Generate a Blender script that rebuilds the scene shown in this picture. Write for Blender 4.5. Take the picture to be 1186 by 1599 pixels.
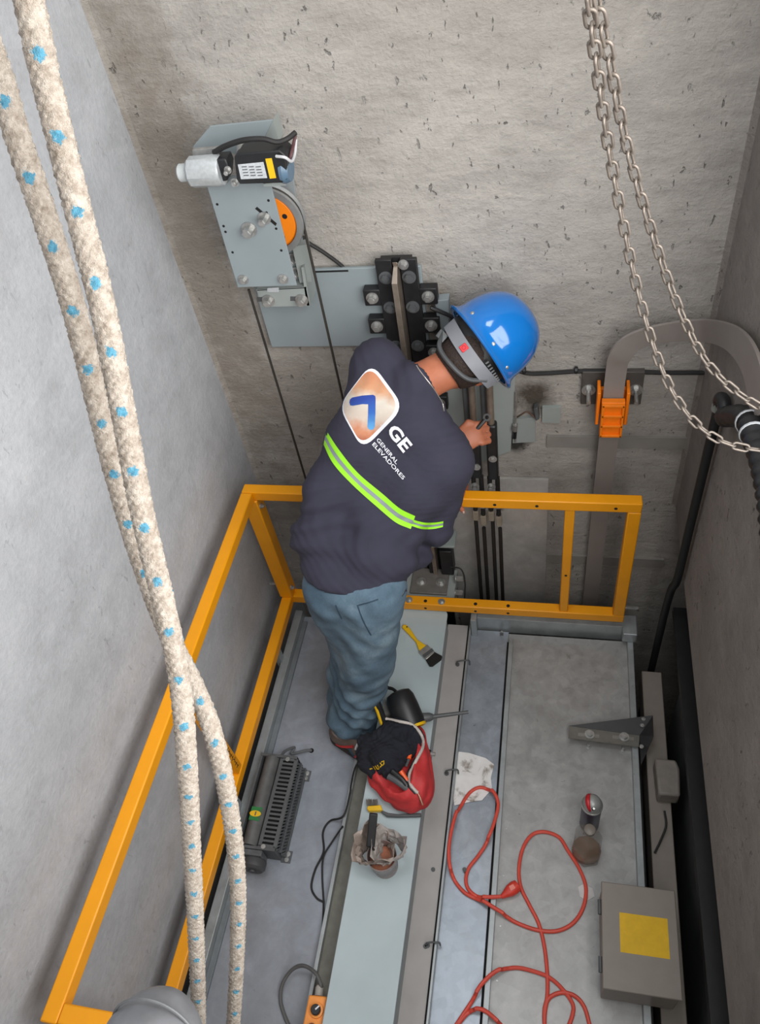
import bpy, bmesh, math, random
import numpy as np
from mathutils import Vector, Matrix
from mathutils.bvhtree import BVHTree

for o in list(bpy.data.objects): bpy.data.objects.remove(o)
scene = bpy.context.scene
COL = scene.collection
random.seed(4)

# ------------------------------------------------------------------ camera
IW, IH, FPX = 1186.0, 1599.0, 1217.465
CAM = np.array([0.0, 0.0, 2.7])
RC = np.array([[0.9764246, -0.0340901, 0.2131498],
               [0.1659763, 0.7499014, -0.6403903],
               [-0.1380104, 0.6606707, 0.7378803]])
cam_d = bpy.data.cameras.new('camera'); cam = bpy.data.objects.new('camera', cam_d); COL.objects.link(cam)
cam_d.sensor_fit = 'VERTICAL'; cam_d.sensor_height = 36.0; cam_d.lens = FPX / IH * 36.0
cam_d.clip_start = 0.02; cam_d.clip_end = 60
M4 = Matrix.Identity(4)
for i in range(3):
    for j in range(3): M4[i][j] = RC[i, j]
    M4[i][3] = CAM[i]
cam.matrix_world = M4
scene.camera = cam

# ------------------------------------------------------------------ light
vs = scene.view_settings
vs.view_transform = 'Standard'; vs.look = 'None'; vs.gamma = 1.0; vs.use_curve_mapping = False
vs.exposure = -0.14
world = bpy.data.worlds.new('overcast'); scene.world = world; world.use_nodes = True
bg = world.node_tree.nodes['Background']
bg.inputs['Color'].default_value = (0.90, 0.95, 1.0, 1); bg.inputs['Strength'].default_value = 0.5

def area_light(name, loc, aim, sx, sy, power, color=(1, 1, 1)):
    d = bpy.data.lights.new(name, 'AREA'); d.shape = 'RECTANGLE'; d.size = sx; d.size_y = sy
    d.energy = power; d.color = color
    o = bpy.data.objects.new(name, d); COL.objects.link(o); o.location = loc
    o.rotation_euler = (Vector(aim) - Vector(loc)).to_track_quat('-Z', 'Y').to_euler()
    return o
# daylight entering by the open landing doorway in the right wall, beside and above the camera
area_light('doorway_daylight', (0.56, 0.15, 2.45), (-1.0, 1.15, 1.75), 1.9, 1.9, 84, (1.0, 0.985, 0.96))

# area light added at the shaft top for the helmet highlight and roof sheen
area_light('shaft_top_fill', (-.35, 1.15, 4.15), (-.35, 1.15, 0), 0.9, 0.7, 18, (0.95, 0.98, 1.0))

# ------------------------------------------------------------------ helpers: pixels of the survey photo to points
def ray(x, y):
    d = RC @ np.array([(x - IW / 2) / FPX, -(y - IH / 2) / FPX, -1.0]); return d / np.linalg.norm(d)
def on_z(x, y, z): d = ray(x, y); return CAM + d * (z - CAM[2]) / d[2]
def on_y(x, y, yy): d = ray(x, y); return CAM + d * (yy - CAM[1]) / d[1]
def on_x(x, y, xx): d = ray(x, y); return CAM + d * (xx - CAM[0]) / d[0]
def on_d(x, y, t): d = ray(x, y); return CAM + d * t / float(-(d @ RC[:, 2]))
def V(*a): return np.array(a, float)
def unit(v): v = np.asarray(v, float); return v / (np.linalg.norm(v) + 1e-12)

# ------------------------------------------------------------------ mesh builder
class MB:
    def __init__(s): s.v = []; s.f = []; s.uv = None
    def add(s, vs_, fs_):
        b = len(s.v); s.v += [tuple(float(c) for c in p) for p in vs_]; s.f += [tuple(b + i for i in f) for f in fs_]; return s
    def box(s, c, size, rot=None):
        c = np.asarray(c, float); h = np.asarray(size, float) / 2
        R_ = np.eye(3) if rot is None else np.asarray(rot, float)
        vs_ = [c + R_ @ (h * V(x, y, z)) for x in (-1, 1) for y in (-1, 1) for z in (-1, 1)]
        return s.add(vs_, [(0, 1, 3, 2), (4, 6, 7, 5), (0, 4, 5, 1), (2, 3, 7, 6), (0, 2, 6, 4), (1, 5, 7, 3)])
    def bounds(s, lo, hi): lo = np.array(lo, float); hi = np.array(hi, float); return s.box((lo + hi) / 2, hi - lo)
    def cyl(s, p0, p1, r0, r1=None, n=16):
        r1 = r0 if r1 is None else r1
        p0 = np.asarray(p0, float); p1 = np.asarray(p1, float); a = unit(p1 - p0)
        u = unit(np.cross(a, V(0, 0, 1) if abs(a[2]) < .9 else V(1, 0, 0))); w = np.cross(a, u)
        vs_ = []
        for p, r in ((p0, r0), (p1, r1)):
            vs_ += [p + r * (math.cos(t) * u + math.sin(t) * w) for t in np.arange(n) * 2 * math.pi / n]
        fs_ = [(i, (i + 1) % n, n + (i + 1) % n, n + i) for i in range(n)]
        fs_ += [tuple(range(n))[::-1], tuple(range(n, 2 * n))]
        return s.add(vs_, fs_)
    def lathe(s, o, axis, prof, n=24, xdir=None, sx=1.0, sy=1.0, ring=False):
        o = np.asarray(o, float); a = unit(axis)
        u = unit(np.cross(a, V(0, 0, 1) if abs(a[2]) < .9 else V(1, 0, 0))) if xdir is None else unit(xdir - np.dot(xdir, a) * a)
        w = np.cross(a, u); vs_ = []
        for r, h in prof:
            vs_ += [o + a * h + r * (sx * math.cos(t) * u + sy * math.sin(t) * w) for t in np.arange(n) * 2 * math.pi / n]
        fs_ = []
        for k in range(len(prof) - 1):
            fs_ += [(k * n + i, k * n + (i + 1) % n, (k + 1) * n + (i + 1) % n, (k + 1) * n + i) for i in range(n)]
        k = len(prof) - 1
        if ring: fs_ += [(k * n + i, k * n + (i + 1) % n, (i + 1) % n, i) for i in range(n)]
        else: fs_ += [tuple(range(n))[::-1], tuple(range(k * n, (k + 1) * n))]
        return s.add(vs_, fs_)
    def tube(s, pts, r, n=8, closed=False):
        P = [np.asarray(p, float) for p in pts]; m = len(P); vs_ = []; u = None
        for i in range(m):
            if closed: t = unit(P[(i + 1) % m] - P[i - 1])
            else: t = unit(P[min(i + 1, m - 1)] - P[max(i - 1, 0)])
            if u is None: u = unit(np.cross(t, V(0, 0, 1) if abs(t[2]) < .9 else V(1, 0, 0)))
            u = unit(u - np.dot(u, t) * t); w = np.cross(t, u)
            rr = r[i] if hasattr(r, '__len__') else r
            vs_ += [P[i] + rr * (math.cos(a) * u + math.sin(a) * w) for a in np.arange(n) * 2 * math.pi / n]
        fs_ = []
        for k in range(m if closed else m - 1):
            k2 = (k + 1) % m
            fs_ += [(k * n + i, k * n + (i + 1) % n, k2 * n + (i + 1) % n, k2 * n + i) for i in range(n)]
        if not closed: fs_ += [tuple(range(n))[::-1], tuple(range((m - 1) * n, m * n))]
        return s.add(vs_, fs_)
    def prism(s, poly, vec):
        """poly: 3D points of one planar outline, extruded by vec"""
        P = [np.asarray(p, float) for p in poly]; n = len(P); vec = np.asarray(vec, float)
        nrm = sum((np.cross(P[i] - P[0], P[(i + 1) % n] - P[0]) for i in range(1, n - 1)), V(0, 0, 0))
        if np.dot(nrm, vec) > 0: P = P[::-1]
        return s.add(P + [p + vec for p in P], [tuple(range(n)), tuple(range(n, 2 * n))[::-1]] + [(i, n + i, n + (i + 1) % n, (i + 1) % n) for i in range(n)])
    def strip(s, A, B, thick=None):
        """ribbon between two polylines"""
        A = [np.asarray(p, float) for p in A]; B = [np.asarray(p, float) for p in B]; n = len(A)
        s.add(A + B, [(i, i + 1, n + i + 1, n + i) for i in range(n - 1)]); return s

def catmull(pts, sub=8):
    P = [np.asarray(p, float) for p in pts]; P = [2 * P[0] - P[1]] + P + [2 * P[-1] - P[-2]]; out = []
    for i in range(1, len(P) - 2):
        for k in range(sub):
            t = k / sub
            out.append(.5 * ((2 * P[i]) + (-P[i - 1] + P[i + 1]) * t + (2 * P[i - 1] - 5 * P[i] + 4 * P[i + 1] - P[i + 2]) * t * t + (-P[i - 1] + 3 * P[i] - 3 * P[i + 1] + P[i + 2]) * t ** 3))
    out.append(P[-2]); return out

WL = {}
def wloc(o): return WL.get(o.name, V(0, 0, 0)) if o else V(0, 0, 0)
def obj(name, mb, material, parent=None, bevel=0, smooth=35, origin=None, solid=0, sub=0):
    if isinstance(mb, MB): vs_ = np.array(mb.v); fs_ = mb.f
    else: vs_ = np.asarray(mb[0]); fs_ = mb[1]
    c = (vs_.min(0) + vs_.max(0)) / 2 if origin is None else np.asarray(origin, float)
    if parent is None and origin is None: c[2] = vs_[:, 2].min()
    me = bpy.data.meshes.new(name)
    fs_ = fs_.tolist() if hasattr(fs_, 'tolist') else fs_
    me.from_pydata((vs_ - c).tolist(), [], fs_); me.update()
    for m_ in (material if isinstance(material, (list, tuple)) else [material]): me.materials.append(m_)
    if smooth:
        me.shade_smooth()
        if smooth < 180: me.set_sharp_from_angle(angle=math.radians(smooth))
    o = bpy.data.objects.new(name, me); COL.objects.link(o)
    o.location = c - wloc(parent)
    if parent: o.parent = parent
    WL[o.name] = c
    if solid: m_ = o.modifiers.new('solid', 'SOLIDIFY'); m_.thickness = solid; m_.offset = 0
    if sub: m_ = o.modifiers.new('sub', 'SUBSURF'); m_.levels = sub; m_.render_levels = sub
    if bevel: m_ = o.modifiers.new('bevel', 'BEVEL'); m_.width = bevel; m_.segments = 2; m_.limit_method = 'ANGLE'; m_.angle_limit = math.radians(40)
    return o
def thing(name, loc, label, cat, group=None):
    o = bpy.data.objects.new(name, None); COL.objects.link(o); o.location = loc; o.empty_display_size = .05
    WL[o.name] = np.asarray(loc, float); return tag(o, label, cat, group)
def tag(o, label=None, cat=None, group=None, kind=None):
    if label: o['label'] = label
    if cat: o['category'] = cat
    if group: o['group'] = group
    if kind: o['kind'] = kind
    return o
def recalc(o):
    bm = bmesh.new(); bm.from_mesh(o.data); bmesh.ops.recalc_face_normals(bm, faces=bm.faces); bm.to_mesh(o.data); bm.free(); return o

# ------------------------------------------------------------------ materials
MATS = {}
class NT:
    def __init__(s, name):
        s.m = bpy.data.materials.new(name); s.m.use_nodes = True; s.t = s.m.node_tree
        s.b = s.t.nodes['Principled BSDF']
    def n(s, typ, **kw):
        x = s.t.nodes.new(typ)
        for k, v in kw.items():
            if k.startswith('i_'): x.inputs[k[2:].replace('_', ' ')].default_value = v
            else: setattr(x, k, v)
        return x
    def l(s, a, b): s.t.links.new(a, b)
    def ramp(s, fac, stops):
        r = s.n('ShaderNodeValToRGB'); e = r.color_ramp.elements
        while len(e) < len(stops): e.new(.5)
        for q, (p, c) in zip(e, stops): q.position = p; q.color = (*c, 1) if len(c) == 3 else c
        s.l(fac, r.inputs[0]); return r.outputs[0]
    def noise(s, scale, detail=4, rough=.55, dist=0.0, vec=None, stretch=None):
        x = s.n('ShaderNodeTexNoise'); x.inputs['Scale'].default_value = scale; x.inputs['Detail'].default_value = detail
        x.inputs['Roughness'].default_value = rough; x.inputs['Distortion'].default_value = dist
        if vec is None:
            g = s.n('ShaderNodeNewGeometry'); vec = g.outputs['Position']
        if stretch:
            mp = s.n('ShaderNodeMapping'); mp.inputs['Scale'].default_value = stretch; s.l(vec, mp.inputs[0]); vec = mp.outputs[0]
        s.l(vec, x.inputs['Vector']); return x.outputs[0]
    def mix(s, fac, a, b, mode='MIX'):
        x = s.n('ShaderNodeMix'); x.data_type = 'RGBA'; x.blend_type = mode
        for sock, val in ((x.inputs[0], fac), (x.inputs[6], a), (x.inputs[7], b)):
            if isinstance(val, (int, float)): sock.default_value = val
            elif isinstance(val, tuple): sock.default_value = (*val, 1) if len(val) == 3 else val
            else: s.l(val, sock)
        return x.outputs[2]
    def math(s, op, a, b=0.0):
        x = s.n('ShaderNodeMath'); x.operation = op
        for sock, val in ((x.inputs[0], a), (x.inputs[1], b)):
            if isinstance(val, (int, float)): sock.default_value = val
            else: s.l(val, sock)
        return x.outputs[0]
    def bump(s, h, strength, dist=.01):
        x = s.n('ShaderNodeBump'); x.inputs['Strength'].default_value = strength; x.inputs['Distance'].default_value = dist
        s.l(h, x.inputs['Height']); s.l(x.outputs[0], s.b.inputs['Normal'])
def sc(r, g, b):
    f = lambda c: (c / 255 / 12.92) if c / 255 <= .04045 else ((c / 255 + .055) / 1.055) ** 2.4
    return (f(r), f(g), f(b))
def mat(name, col, rough=.5, metal=0.0, var=.12, vscale=30.0, bump=0.0, bscale=80.0, trans=0.0, alpha=1.0, spec=None, coat=0.0):
    if name in MATS: return MATS[name]
    N_ = NT(name); b = N_.b
    b.inputs['Roughness'].default_value = rough; b.inputs['Metallic'].default_value = metal
    if spec is not None: b.inputs['Specular IOR Level'].default_value = spec
    if coat: b.inputs['Coat Weight'].default_value = coat; b.inputs['Coat Roughness'].default_value = .08
    f = N_.noise(vscale, 4)
    lo = tuple(c * (1 - var) for c in col); hi = tuple(min(1, c * (1 + var)) for c in col)
    N_.l(N_.ramp(f, [(.3, lo), (.7, hi)]), b.inputs['Base Color'])
    if bump: N_.bump(N_.noise(bscale, 3), bump, .004)
    if trans: b.inputs['Transmission Weight'].default_value = trans
    if alpha < 1: b.inputs['Alpha'].default_value = alpha
    MATS[name] = N_.m; return N_.m

def concrete(name, base, stains=None, streak=(1, 1, 1), pits=1.0, var=.2, relief=.8, mott=.55):
    N_ = NT(name); b = N_.b; b.inputs['Roughness'].default_value = .88
    big = N_.noise(1.6, 5, .6, .4, stretch=streak); mid = N_.noise(9, 6, .65, stretch=streak); fine = N_.noise(70, 5, .7)
    c = N_.ramp(big, [(.3, tuple(x * (1 - var) for x in base)), (.7, tuple(min(1, x * (1 + var)) for x in base))])
    c = N_.mix(mott, c, N_.ramp(mid, [(.3, (.36, .35, .34)), (.5, (.52, .52, .52)), (.72, (.62, .61, .60))]), 'OVERLAY')
    c = N_.mix(.25, c, N_.ramp(fine, [(.3, (.35, .35, .35)), (.7, (.6, .6, .6))]), 'OVERLAY')
    # bug holes and chips
    pm = N_.ramp(N_.noise(46, 5, .62, .3, stretch=(1, 1, .55)), [(.315, (1, 1, 1)), (.36, (0, 0, 0))])
    p2 = N_.ramp(N_.noise(3.1, 3, .5), [(.38, (0, 0, 0)), (.6, (1, 1, 1))])
    pit = N_.math('MULTIPLY', pm, p2); pit = N_.math('MULTIPLY', pit, pits)
    c = N_.mix(pit, c, tuple(x * .5 for x in base))
    lay = N_.ramp(N_.noise(3.4, 9, .68, .9, stretch=(.7, .7, 1.7)), [(.50, (0, 0, 0)), (.535, (1, 1, 1))]); c = N_.mix(N_.math('MULTIPLY', lay, .30 * mott), c, tuple(x * .62 for x in base))
    lay2 = N_.ramp(N_.noise(7, 8, .7, .5, stretch=(.8, .8, 1.5)), [(.58, (0, 0, 0)), (.62, (1, 1, 1))]); c = N_.mix(N_.math('MULTIPLY', lay2, .30 * mott), c, tuple(min(1, x * 1.3) for x in base))
    if stains:
        g = N_.n('ShaderNodeNewGeometry')
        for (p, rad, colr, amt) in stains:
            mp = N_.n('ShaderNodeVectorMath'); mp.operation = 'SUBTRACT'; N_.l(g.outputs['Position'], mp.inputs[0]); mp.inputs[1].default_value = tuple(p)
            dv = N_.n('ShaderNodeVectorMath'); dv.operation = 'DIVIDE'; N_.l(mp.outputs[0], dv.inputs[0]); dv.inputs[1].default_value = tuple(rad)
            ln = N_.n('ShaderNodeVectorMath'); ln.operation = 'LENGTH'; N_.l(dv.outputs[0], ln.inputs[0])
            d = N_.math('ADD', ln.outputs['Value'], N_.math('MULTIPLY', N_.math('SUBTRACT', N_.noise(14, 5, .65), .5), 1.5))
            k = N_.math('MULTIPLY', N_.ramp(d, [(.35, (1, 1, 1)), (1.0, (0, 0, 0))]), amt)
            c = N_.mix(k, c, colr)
    N_.l(c, b.inputs['Base Color'])
    hgt = N_.math('ADD', N_.math('MULTIPLY', mid, .6), N_.math('MULTIPLY', fine, .35)); hgt = N_.math('SUBTRACT', hgt, N_.math('MULTIPLY', pit, .8))
    N_.bump(hgt, relief, .018)
    return N_.m

def galv(name, base, rough=.42, metal=.55, dirt=(.16, .15, .13), dirt_amt=.5, spangle=True, scale=1.0):
    N_ = NT(name); b = N_.b; b.inputs['Metallic'].default_value = metal
    big = N_.noise(2.2 * scale, 6, .65, .5); mid = N_.noise(14 * scale, 5, .65, .4)
    c = N_.ramp(mid, [(.28, tuple(x * .8 for x in base)), (.55, base), (.75, tuple(min(1, x * 1.18) for x in base))])
    if spangle:
        v = N_.n('ShaderNodeTexVoronoi'); v.inputs['Scale'].default_value = 38 * scale
        g = N_.n('ShaderNodeNewGeometry'); N_.l(g.outputs['Position'], v.inputs['Vector'])
        s_ = N_.n('ShaderNodeSeparateColor'); N_.l(v.outputs['Color'], s_.inputs[0])
        c = N_.mix(.14, c, N_.ramp(s_.outputs[0], [(0, (.25, .25, .25)), (1, (.75, .75, .75))]), 'OVERLAY')
    k = N_.math('MULTIPLY', N_.ramp(big, [(.48, (0, 0, 0)), (.72, (1, 1, 1))]), dirt_amt)
    c = N_.mix(k, c, dirt)
    sp = N_.ramp(N_.noise(55, 3, .6, .2), [(.26, (1, 1, 1)), (.3, (0, 0, 0))])
    c = N_.mix(N_.math('MULTIPLY', sp, .55), c, tuple(x * .35 for x in base))
    N_.l(c, b.inputs['Base Color'])
    N_.l(N_.math('ADD', N_.math('MULTIPLY', mid, .25), rough - .12), b.inputs['Roughness'])
    N_.bump(big, .08, .02)
    return N_.m

ORANGE = mat('orange_paint', sc(240, 158, 8), .42, var=.06, vscale=8)
NAVY = mat('navy_cotton', sc(48, 47, 62), .92, var=.10, vscale=18, bump=.25, bscale=900)
DENIM = None
SKIN = mat('skin', sc(172, 104, 76), .55, var=.10, vscale=25)
HAIR = mat('dark_hair', sc(44, 31, 25), .7, var=.4, vscale=160, bump=.8, bscale=260)
BLACK = mat('black_plastic', sc(30, 31, 33), .45, var=.2)
BLACKP = mat('black_painted_steel', sc(28, 28, 30), .5, var=.3)
RUBBER = mat('black_rubber', sc(34, 33, 33), .65, var=.2)
STEEL = mat('zinc_steel', sc(178, 178, 176), .38, .7, var=.2, vscale=60)
RAILST = mat('machined_rail_steel', sc(150, 138, 126), .4, .6, var=.2)
PAINTG = mat('grey_green_paint', sc(139, 149, 153), .5, var=.05, vscale=6)
PAINTG2 = mat('pale_grey_paint', sc(150, 157, 155), .5, var=.05, vscale=9)
BEAMP = mat('pale_blue_grey_paint', sc(176, 190, 194), .45, var=.05, vscale=7)
DARKG = mat('dark_grey_paint', sc(84, 86, 88), .5, var=.18, vscale=24)
WHITE = mat('white_print', sc(228, 230, 238), .8, var=.04)
YELLOW = mat('yellow_plastic', sc(232, 186, 22), .5, var=.06)
STICK = mat('yellow_sticker', sc(220, 176, 20), .6, var=.07, vscale=50)
LABEL = mat('pale_label', sc(190, 194, 198), .6, var=.14, vscale=220)
RED = mat('red_fabric', sc(190, 52, 54), .65, var=.16, vscale=30, bump=.3, bscale=60)
CORD = mat('orange_red_cord', sc(212, 78, 62), .5, var=.08)
OPLASTIC = mat('orange_plastic', sc(244, 128, 14), .45, var=.05)
HOLE = mat('dark_hole', (.006, .006, .006), .9, var=.0)
# ------------------------------------------------------------------ the shaft
XL, XR, YB = -1.14, 0.44, 2.0
FY, TOP = -1.4, 4.2
sc1 = on_y(832, 622, YB); sc2 = on_y(796, 688, YB); sc3 = on_y(690, 470, YB)
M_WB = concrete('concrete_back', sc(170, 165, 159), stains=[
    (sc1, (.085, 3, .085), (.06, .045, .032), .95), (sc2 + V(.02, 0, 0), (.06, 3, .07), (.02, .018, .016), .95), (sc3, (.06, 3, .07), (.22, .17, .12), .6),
    (V(-1.06, 2, 1.55), (.16, 3, 1.2), (.20, .17, .135), .7), (V(-.85, 2, 1.0), (.34, 3, .36), (.24, .21, .18), .5), (V(-.2, 2, 2.25), (.5, 3, .3), (.30, .27, .24), .35)], streak=(1, 1, 2.2), var=.14)  # stained strip at the left corner, then broad darker, browner patches
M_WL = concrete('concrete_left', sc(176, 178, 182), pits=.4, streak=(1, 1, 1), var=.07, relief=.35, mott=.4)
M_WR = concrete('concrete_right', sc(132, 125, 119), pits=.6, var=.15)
M_DARK = concrete('concrete_dark', sc(70, 68, 64), pits=.3)
def wall(name, boxes, m):
    mb = MB()
    for lo, hi in boxes: mb.bounds(lo, hi)
    return tag(obj(name, mb, m, smooth=0), kind='structure')
wall('wall_left', [((XL - .15, FY, -3), (XL, YB, TOP))], M_WL)
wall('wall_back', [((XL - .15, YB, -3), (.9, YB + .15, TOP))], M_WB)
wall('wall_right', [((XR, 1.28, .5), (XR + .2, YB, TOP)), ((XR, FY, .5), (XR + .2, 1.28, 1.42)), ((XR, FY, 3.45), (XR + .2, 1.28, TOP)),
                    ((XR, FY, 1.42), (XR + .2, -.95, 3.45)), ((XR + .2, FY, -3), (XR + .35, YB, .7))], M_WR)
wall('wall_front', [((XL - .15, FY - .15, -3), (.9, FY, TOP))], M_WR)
tag(obj('floor', MB().bounds((XL - .15, FY - .15, -3.1), (.9, YB + .15, -3)), M_DARK, smooth=0), kind='structure')
# vertical form-board joint at the two rear corners
tag(obj('trim_1', MB().prism([(XL, YB - .008, 0), (XL + .016, YB, 0), (XL, YB, 0)], (0, 0, 3.6)), M_WB, smooth=0), kind='structure')
tag(obj('trim_2', MB().prism([(XR, YB - .014, .5), (XR - .014, YB, .5), (XR, YB, .5)], (0, 0, 3.2)), M_WR, smooth=0), kind='structure')

# ------------------------------------------------------------------ car roof
G_L = galv('galvanised_left', sc(150, 156, 166), .5, .25, dirt=sc(118, 116, 112), dirt_amt=.6, spangle=False)
G_R = galv('galvanised_right', sc(168, 168, 167), .45, .35, dirt=sc(120, 118, 114), dirt_amt=.55)
G_M = galv('galvanised_mid', sc(160, 168, 178), .38, .45, dirt=sc(150, 150, 148), dirt_amt=.5)
G_E = galv('galvanised_edge', sc(165, 170, 172), .42, .45, dirt_amt=.2, spangle=False)
G_P = mat('primer_ledge', sc(168, 164, 162), .6, var=.08, vscale=10)
Y0, Y1 = -.45, 1.74
roof = thing('car_roof', (0, .7, 0), 'galvanised sheet metal roof of the elevator car', 'roof')
roof['kind'] = 'structure'
del roof['category']
def rp(name, lo, hi, m, bevel=.0015): return obj(name, MB().bounds(lo, hi), m, roof, bevel=bevel, smooth=0)
rp('roof_sheet', (-1.03, Y0, -.03), (-.655, Y1, 0), G_L)
rp('roof_sheet', (-.655, Y0, -.03), (-.30, Y1, -.002), mat('gutter_paint', sc(136, 134, 124), .6, var=.15))
rp('roof_sheet', (-.298, Y0, -.03), (-.146, Y1 - .01, 0), G_M)
rp('roof_sheet', (-.146, Y0, -.03), (.325, Y1 - .02, .002), G_R)
rp('edge_flange', (-1.036, Y0, -.05), (-1.004, Y1, .045), G_E)
rp('edge_strip', (-1.004, Y0, 0), (-.984, Y1 - .03, .012), mat('edge_strip_grey', sc(112, 118, 122), .5))
rp('edge_flange', (-.664, Y0, 0), (-.652, 1.30, .028), G_E)
rp('ledge_channel', (-.392, Y0, 0), (-.302, Y1, .012), G_P)
rp('seam_flange', (-.302, Y0, 0), (-.294, 1.76, .034), G_E)
rp('seam_flange', (-.142, Y0, 0), (-.125, 1.68, .026), G_E)
rp('seam_groove', (-.309, Y0, .012), (-.3025, 1.74, .0135), HOLE, 0)
rp('seam_groove', (-.150, Y0, .0005), (-.143, 1.68, .003), HOLE, 0)
rp('edge_flange', (.306, .2, 0), (.327, Y1 - .03, .03), G_E)
rp('end_angle', (-.27, 1.738, -.02), (.335, 1.752, .075), G_E)
rp('end_angle', (-.27, 1.752, .068), (.335, 1.785, .075), G_E)
rp('corner_gusset', (.285, 1.70, .03), (.338, 1.79, .082), G_E, .004)
rp('end_clip', (-.292, 1.70, .0), (-.27, 1.76, .11), G_E)
rp('roof_skirt', (-1.02, Y0, -1.6), (.31, Y1 - .03, -.035), mat('car_wall_grey', sc(96, 96, 94), .5))
def bolt(parent, p, axis, r=.009, l=.012, washer=True, m=None, name='bolt'):
    p = np.asarray(p, float); a = unit(axis); mb = MB()
    if washer: mb.cyl(p, p + a * .003, r * 1.55, n=18)
    mb.cyl(p, p + a * l, r, n=6); mb.cyl(p + a * l, p + a * (l + .002), r * .75, n=6)
    return obj(name, mb, m or STEEL, parent, smooth=30)
def on_roof(x, y, z=0.002): return on_z(x, y, z)
for px, py in ((887, 1027), (783, 991), (1002 - 22, 1010)):
    bolt(roof, on_roof(px, py), (0, 0, 1), .005, .022)
for px, py in ((664, 1478), (725, 1338 + 20), (783, 990), (676, 1358)): bolt(roof, on_z(px, py, .012), (0, 0, 1), .0045, .004, m=DARKG, name='rivet')
for px, py in ((714, 1038), (697, 1208), (667, 1476)):       # hook bolts clamping the seam
    p = on_z(px, py, .014); mb = MB().tube(catmull([p, p + V(0, 0, .022), V(-.31, p[1] + .004, .042), V(-.288, p[1] + .006, .042), V(-.286, p[1] + .006, .012)], 5), .003, 8)
    mb.cyl(p, p + V(0, 0, .004), .008, n=12); obj('hook_bolt', mb, DARKG, roof)
# small scattered rivets along the right sheet
for i in range(9):
    bolt(roof, V(-.108, .35 + i * .15, .002), (0, 0, 1), .003, .002, washer=False, name='rivet')

# crosshead beam
cb = thing('crosshead_beam', (-.48, .7, 0), 'pale blue-grey painted steel crosshead beam running across the car roof', 'beam')
obj('side_channel', MB().bounds((-.582, Y0, .0), (-.572, 1.70, .112)).bounds((-.396, Y0, .012), (-.386, 1.70, .112)), mat('beam_side_paint', sc(150, 158, 162), .5, var=.06), cb, smooth=0)
c0, c1 = -.585, -.383; rr = .022; yb = 1.735
out = [(c0, Y0, .112), (c1, Y0, .112)] + [(c1 - rr + rr * math.cos(t), yb - rr + rr * math.sin(t), .112) for t in np.linspace(0, math.pi / 2, 7)] + [(c0 + rr - rr * math.sin(t), yb - rr + rr * math.cos(t), .112) for t in np.linspace(0, math.pi / 2, 7)]
obj('cover_plate', MB().prism(out, (0, 0, .008)), BEAMP, cb, bevel=.002, smooth=0)
# guide shoe base at the wall end of the beam
gs = thing('guide_shoe', (-.45, 1.83, .1), 'grey bolted guide shoe plate clasping the rail behind the orange bottom bar', 'guide shoe')
obj('shoe_bracket', MB().bounds((-.575, 1.76, .07), (-.365, 1.935, .125)), PAINTG2, gs, bevel=.004)
obj('base_plate', MB().bounds((-.545, 1.80, .125), (-.395, 1.925, .137)), mat('worn_grey_steel', sc(120, 116, 112), .5, .3), gs, bevel=.002)
for x in (-.505, -.425): bolt(gs, (x, 1.855, .137), (0, 0, 1), .013, .014)
obj('shoe_block', MB().bounds((-.425, 1.895, .137), (-.375, 1.955, .29)), BLACKP, gs, bevel=.004)
obj('shoe_liner', MB().bounds((-.475, 1.90, .137), (-.46, 1.955, .26)), BLACKP, gs, bevel=.003)
obj('top_plate', MB().bounds((-.47, 1.87, .345), (-.355, 1.95, .357)), mat('clear_grey', sc(140, 150, 148), .3, var=.05), gs, bevel=.002)
obj('oil_cup', MB().cyl((-.40, 1.91, .357), (-.40, 1.91, .43), .016), BLACK, gs)
for z in (.15, .19): bolt(gs, (-.365, 1.83 + (z - .15), z - .04), (1, 0, 0), .012, .03)
tag(obj('oil_feed_wire', MB().tube(catmull([V(-.385, 1.89, .20), V(-.34, 1.88, .20), V(-.325, 1.85, .15), V(-.33, 1.80, .05)], 6), .003), RUBBER), 'thin black wire looping beside the guide shoe', 'wire')

# ------------------------------------------------------------------ guard rail
gr = thing('guardrail', (-1.03, 1.2, 0), 'orange painted square tube guardrail standing along two sides of the car roof', 'guardrail')
B = .042
ZB, ZT = .15, .775
XA, YA = -1.040, 1.742
XR2 = .262; YN = .155
def bar(name, a, b, w=B, w2=None):
    a = np.asarray(a, float); b = np.asarray(b, float); d = b - a; L = np.linalg.norm(d); t = d / L
    up = V(0, 0, 1) if abs(t[2]) < .9 else V(0, 1, 0)
    s_ = unit(np.cross(t, up)); u = np.cross(s_, t)
    return obj(name, MB().box((a + b) / 2, (w, L, w2 or w), np.array([s_, t, u]).T), ORANGE, gr, bevel=.004)
h2 = B / 2
bar('top_rail', (XA - h2, YA, ZT), (XR2 + h2, YA, ZT)); bar('bottom_rail', (XA - h2, YA, ZB), (XR2 + h2, YA, ZB))
bar('corner_post', (XA, YA, ZB + h2), (XA, YA, ZT - h2), .055); bar('end_post', (XR2, YA, ZB + h2), (XR2, YA, ZT - h2)); bar('post', (.062, YA, ZB + h2), (.062, YA, ZT - h2), .032)
bar('top_rail', (XA, YN - h2, ZT), (XA, YA - h2 - .001, ZT)); bar('bottom_rail', (XA, YN, ZB), (XA, YA - h2 - .001, ZB))
bar('post', (XA, .985, ZB + h2), (XA, .985, ZT - h2), .036); bar('end_post', (XA, YN, ZB + h2), (XA, YN, ZT - h2))
bar('return_rail', (XA + h2, YN, ZT), (XA + .34, YN, ZT))
for y in (.3, .9, 1.5): obj('foot', MB().bounds((XA - .012, y - .015, -.03), (XA + .0095, y + .015, ZB - h2)), G_E, gr, smooth=0)
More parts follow.
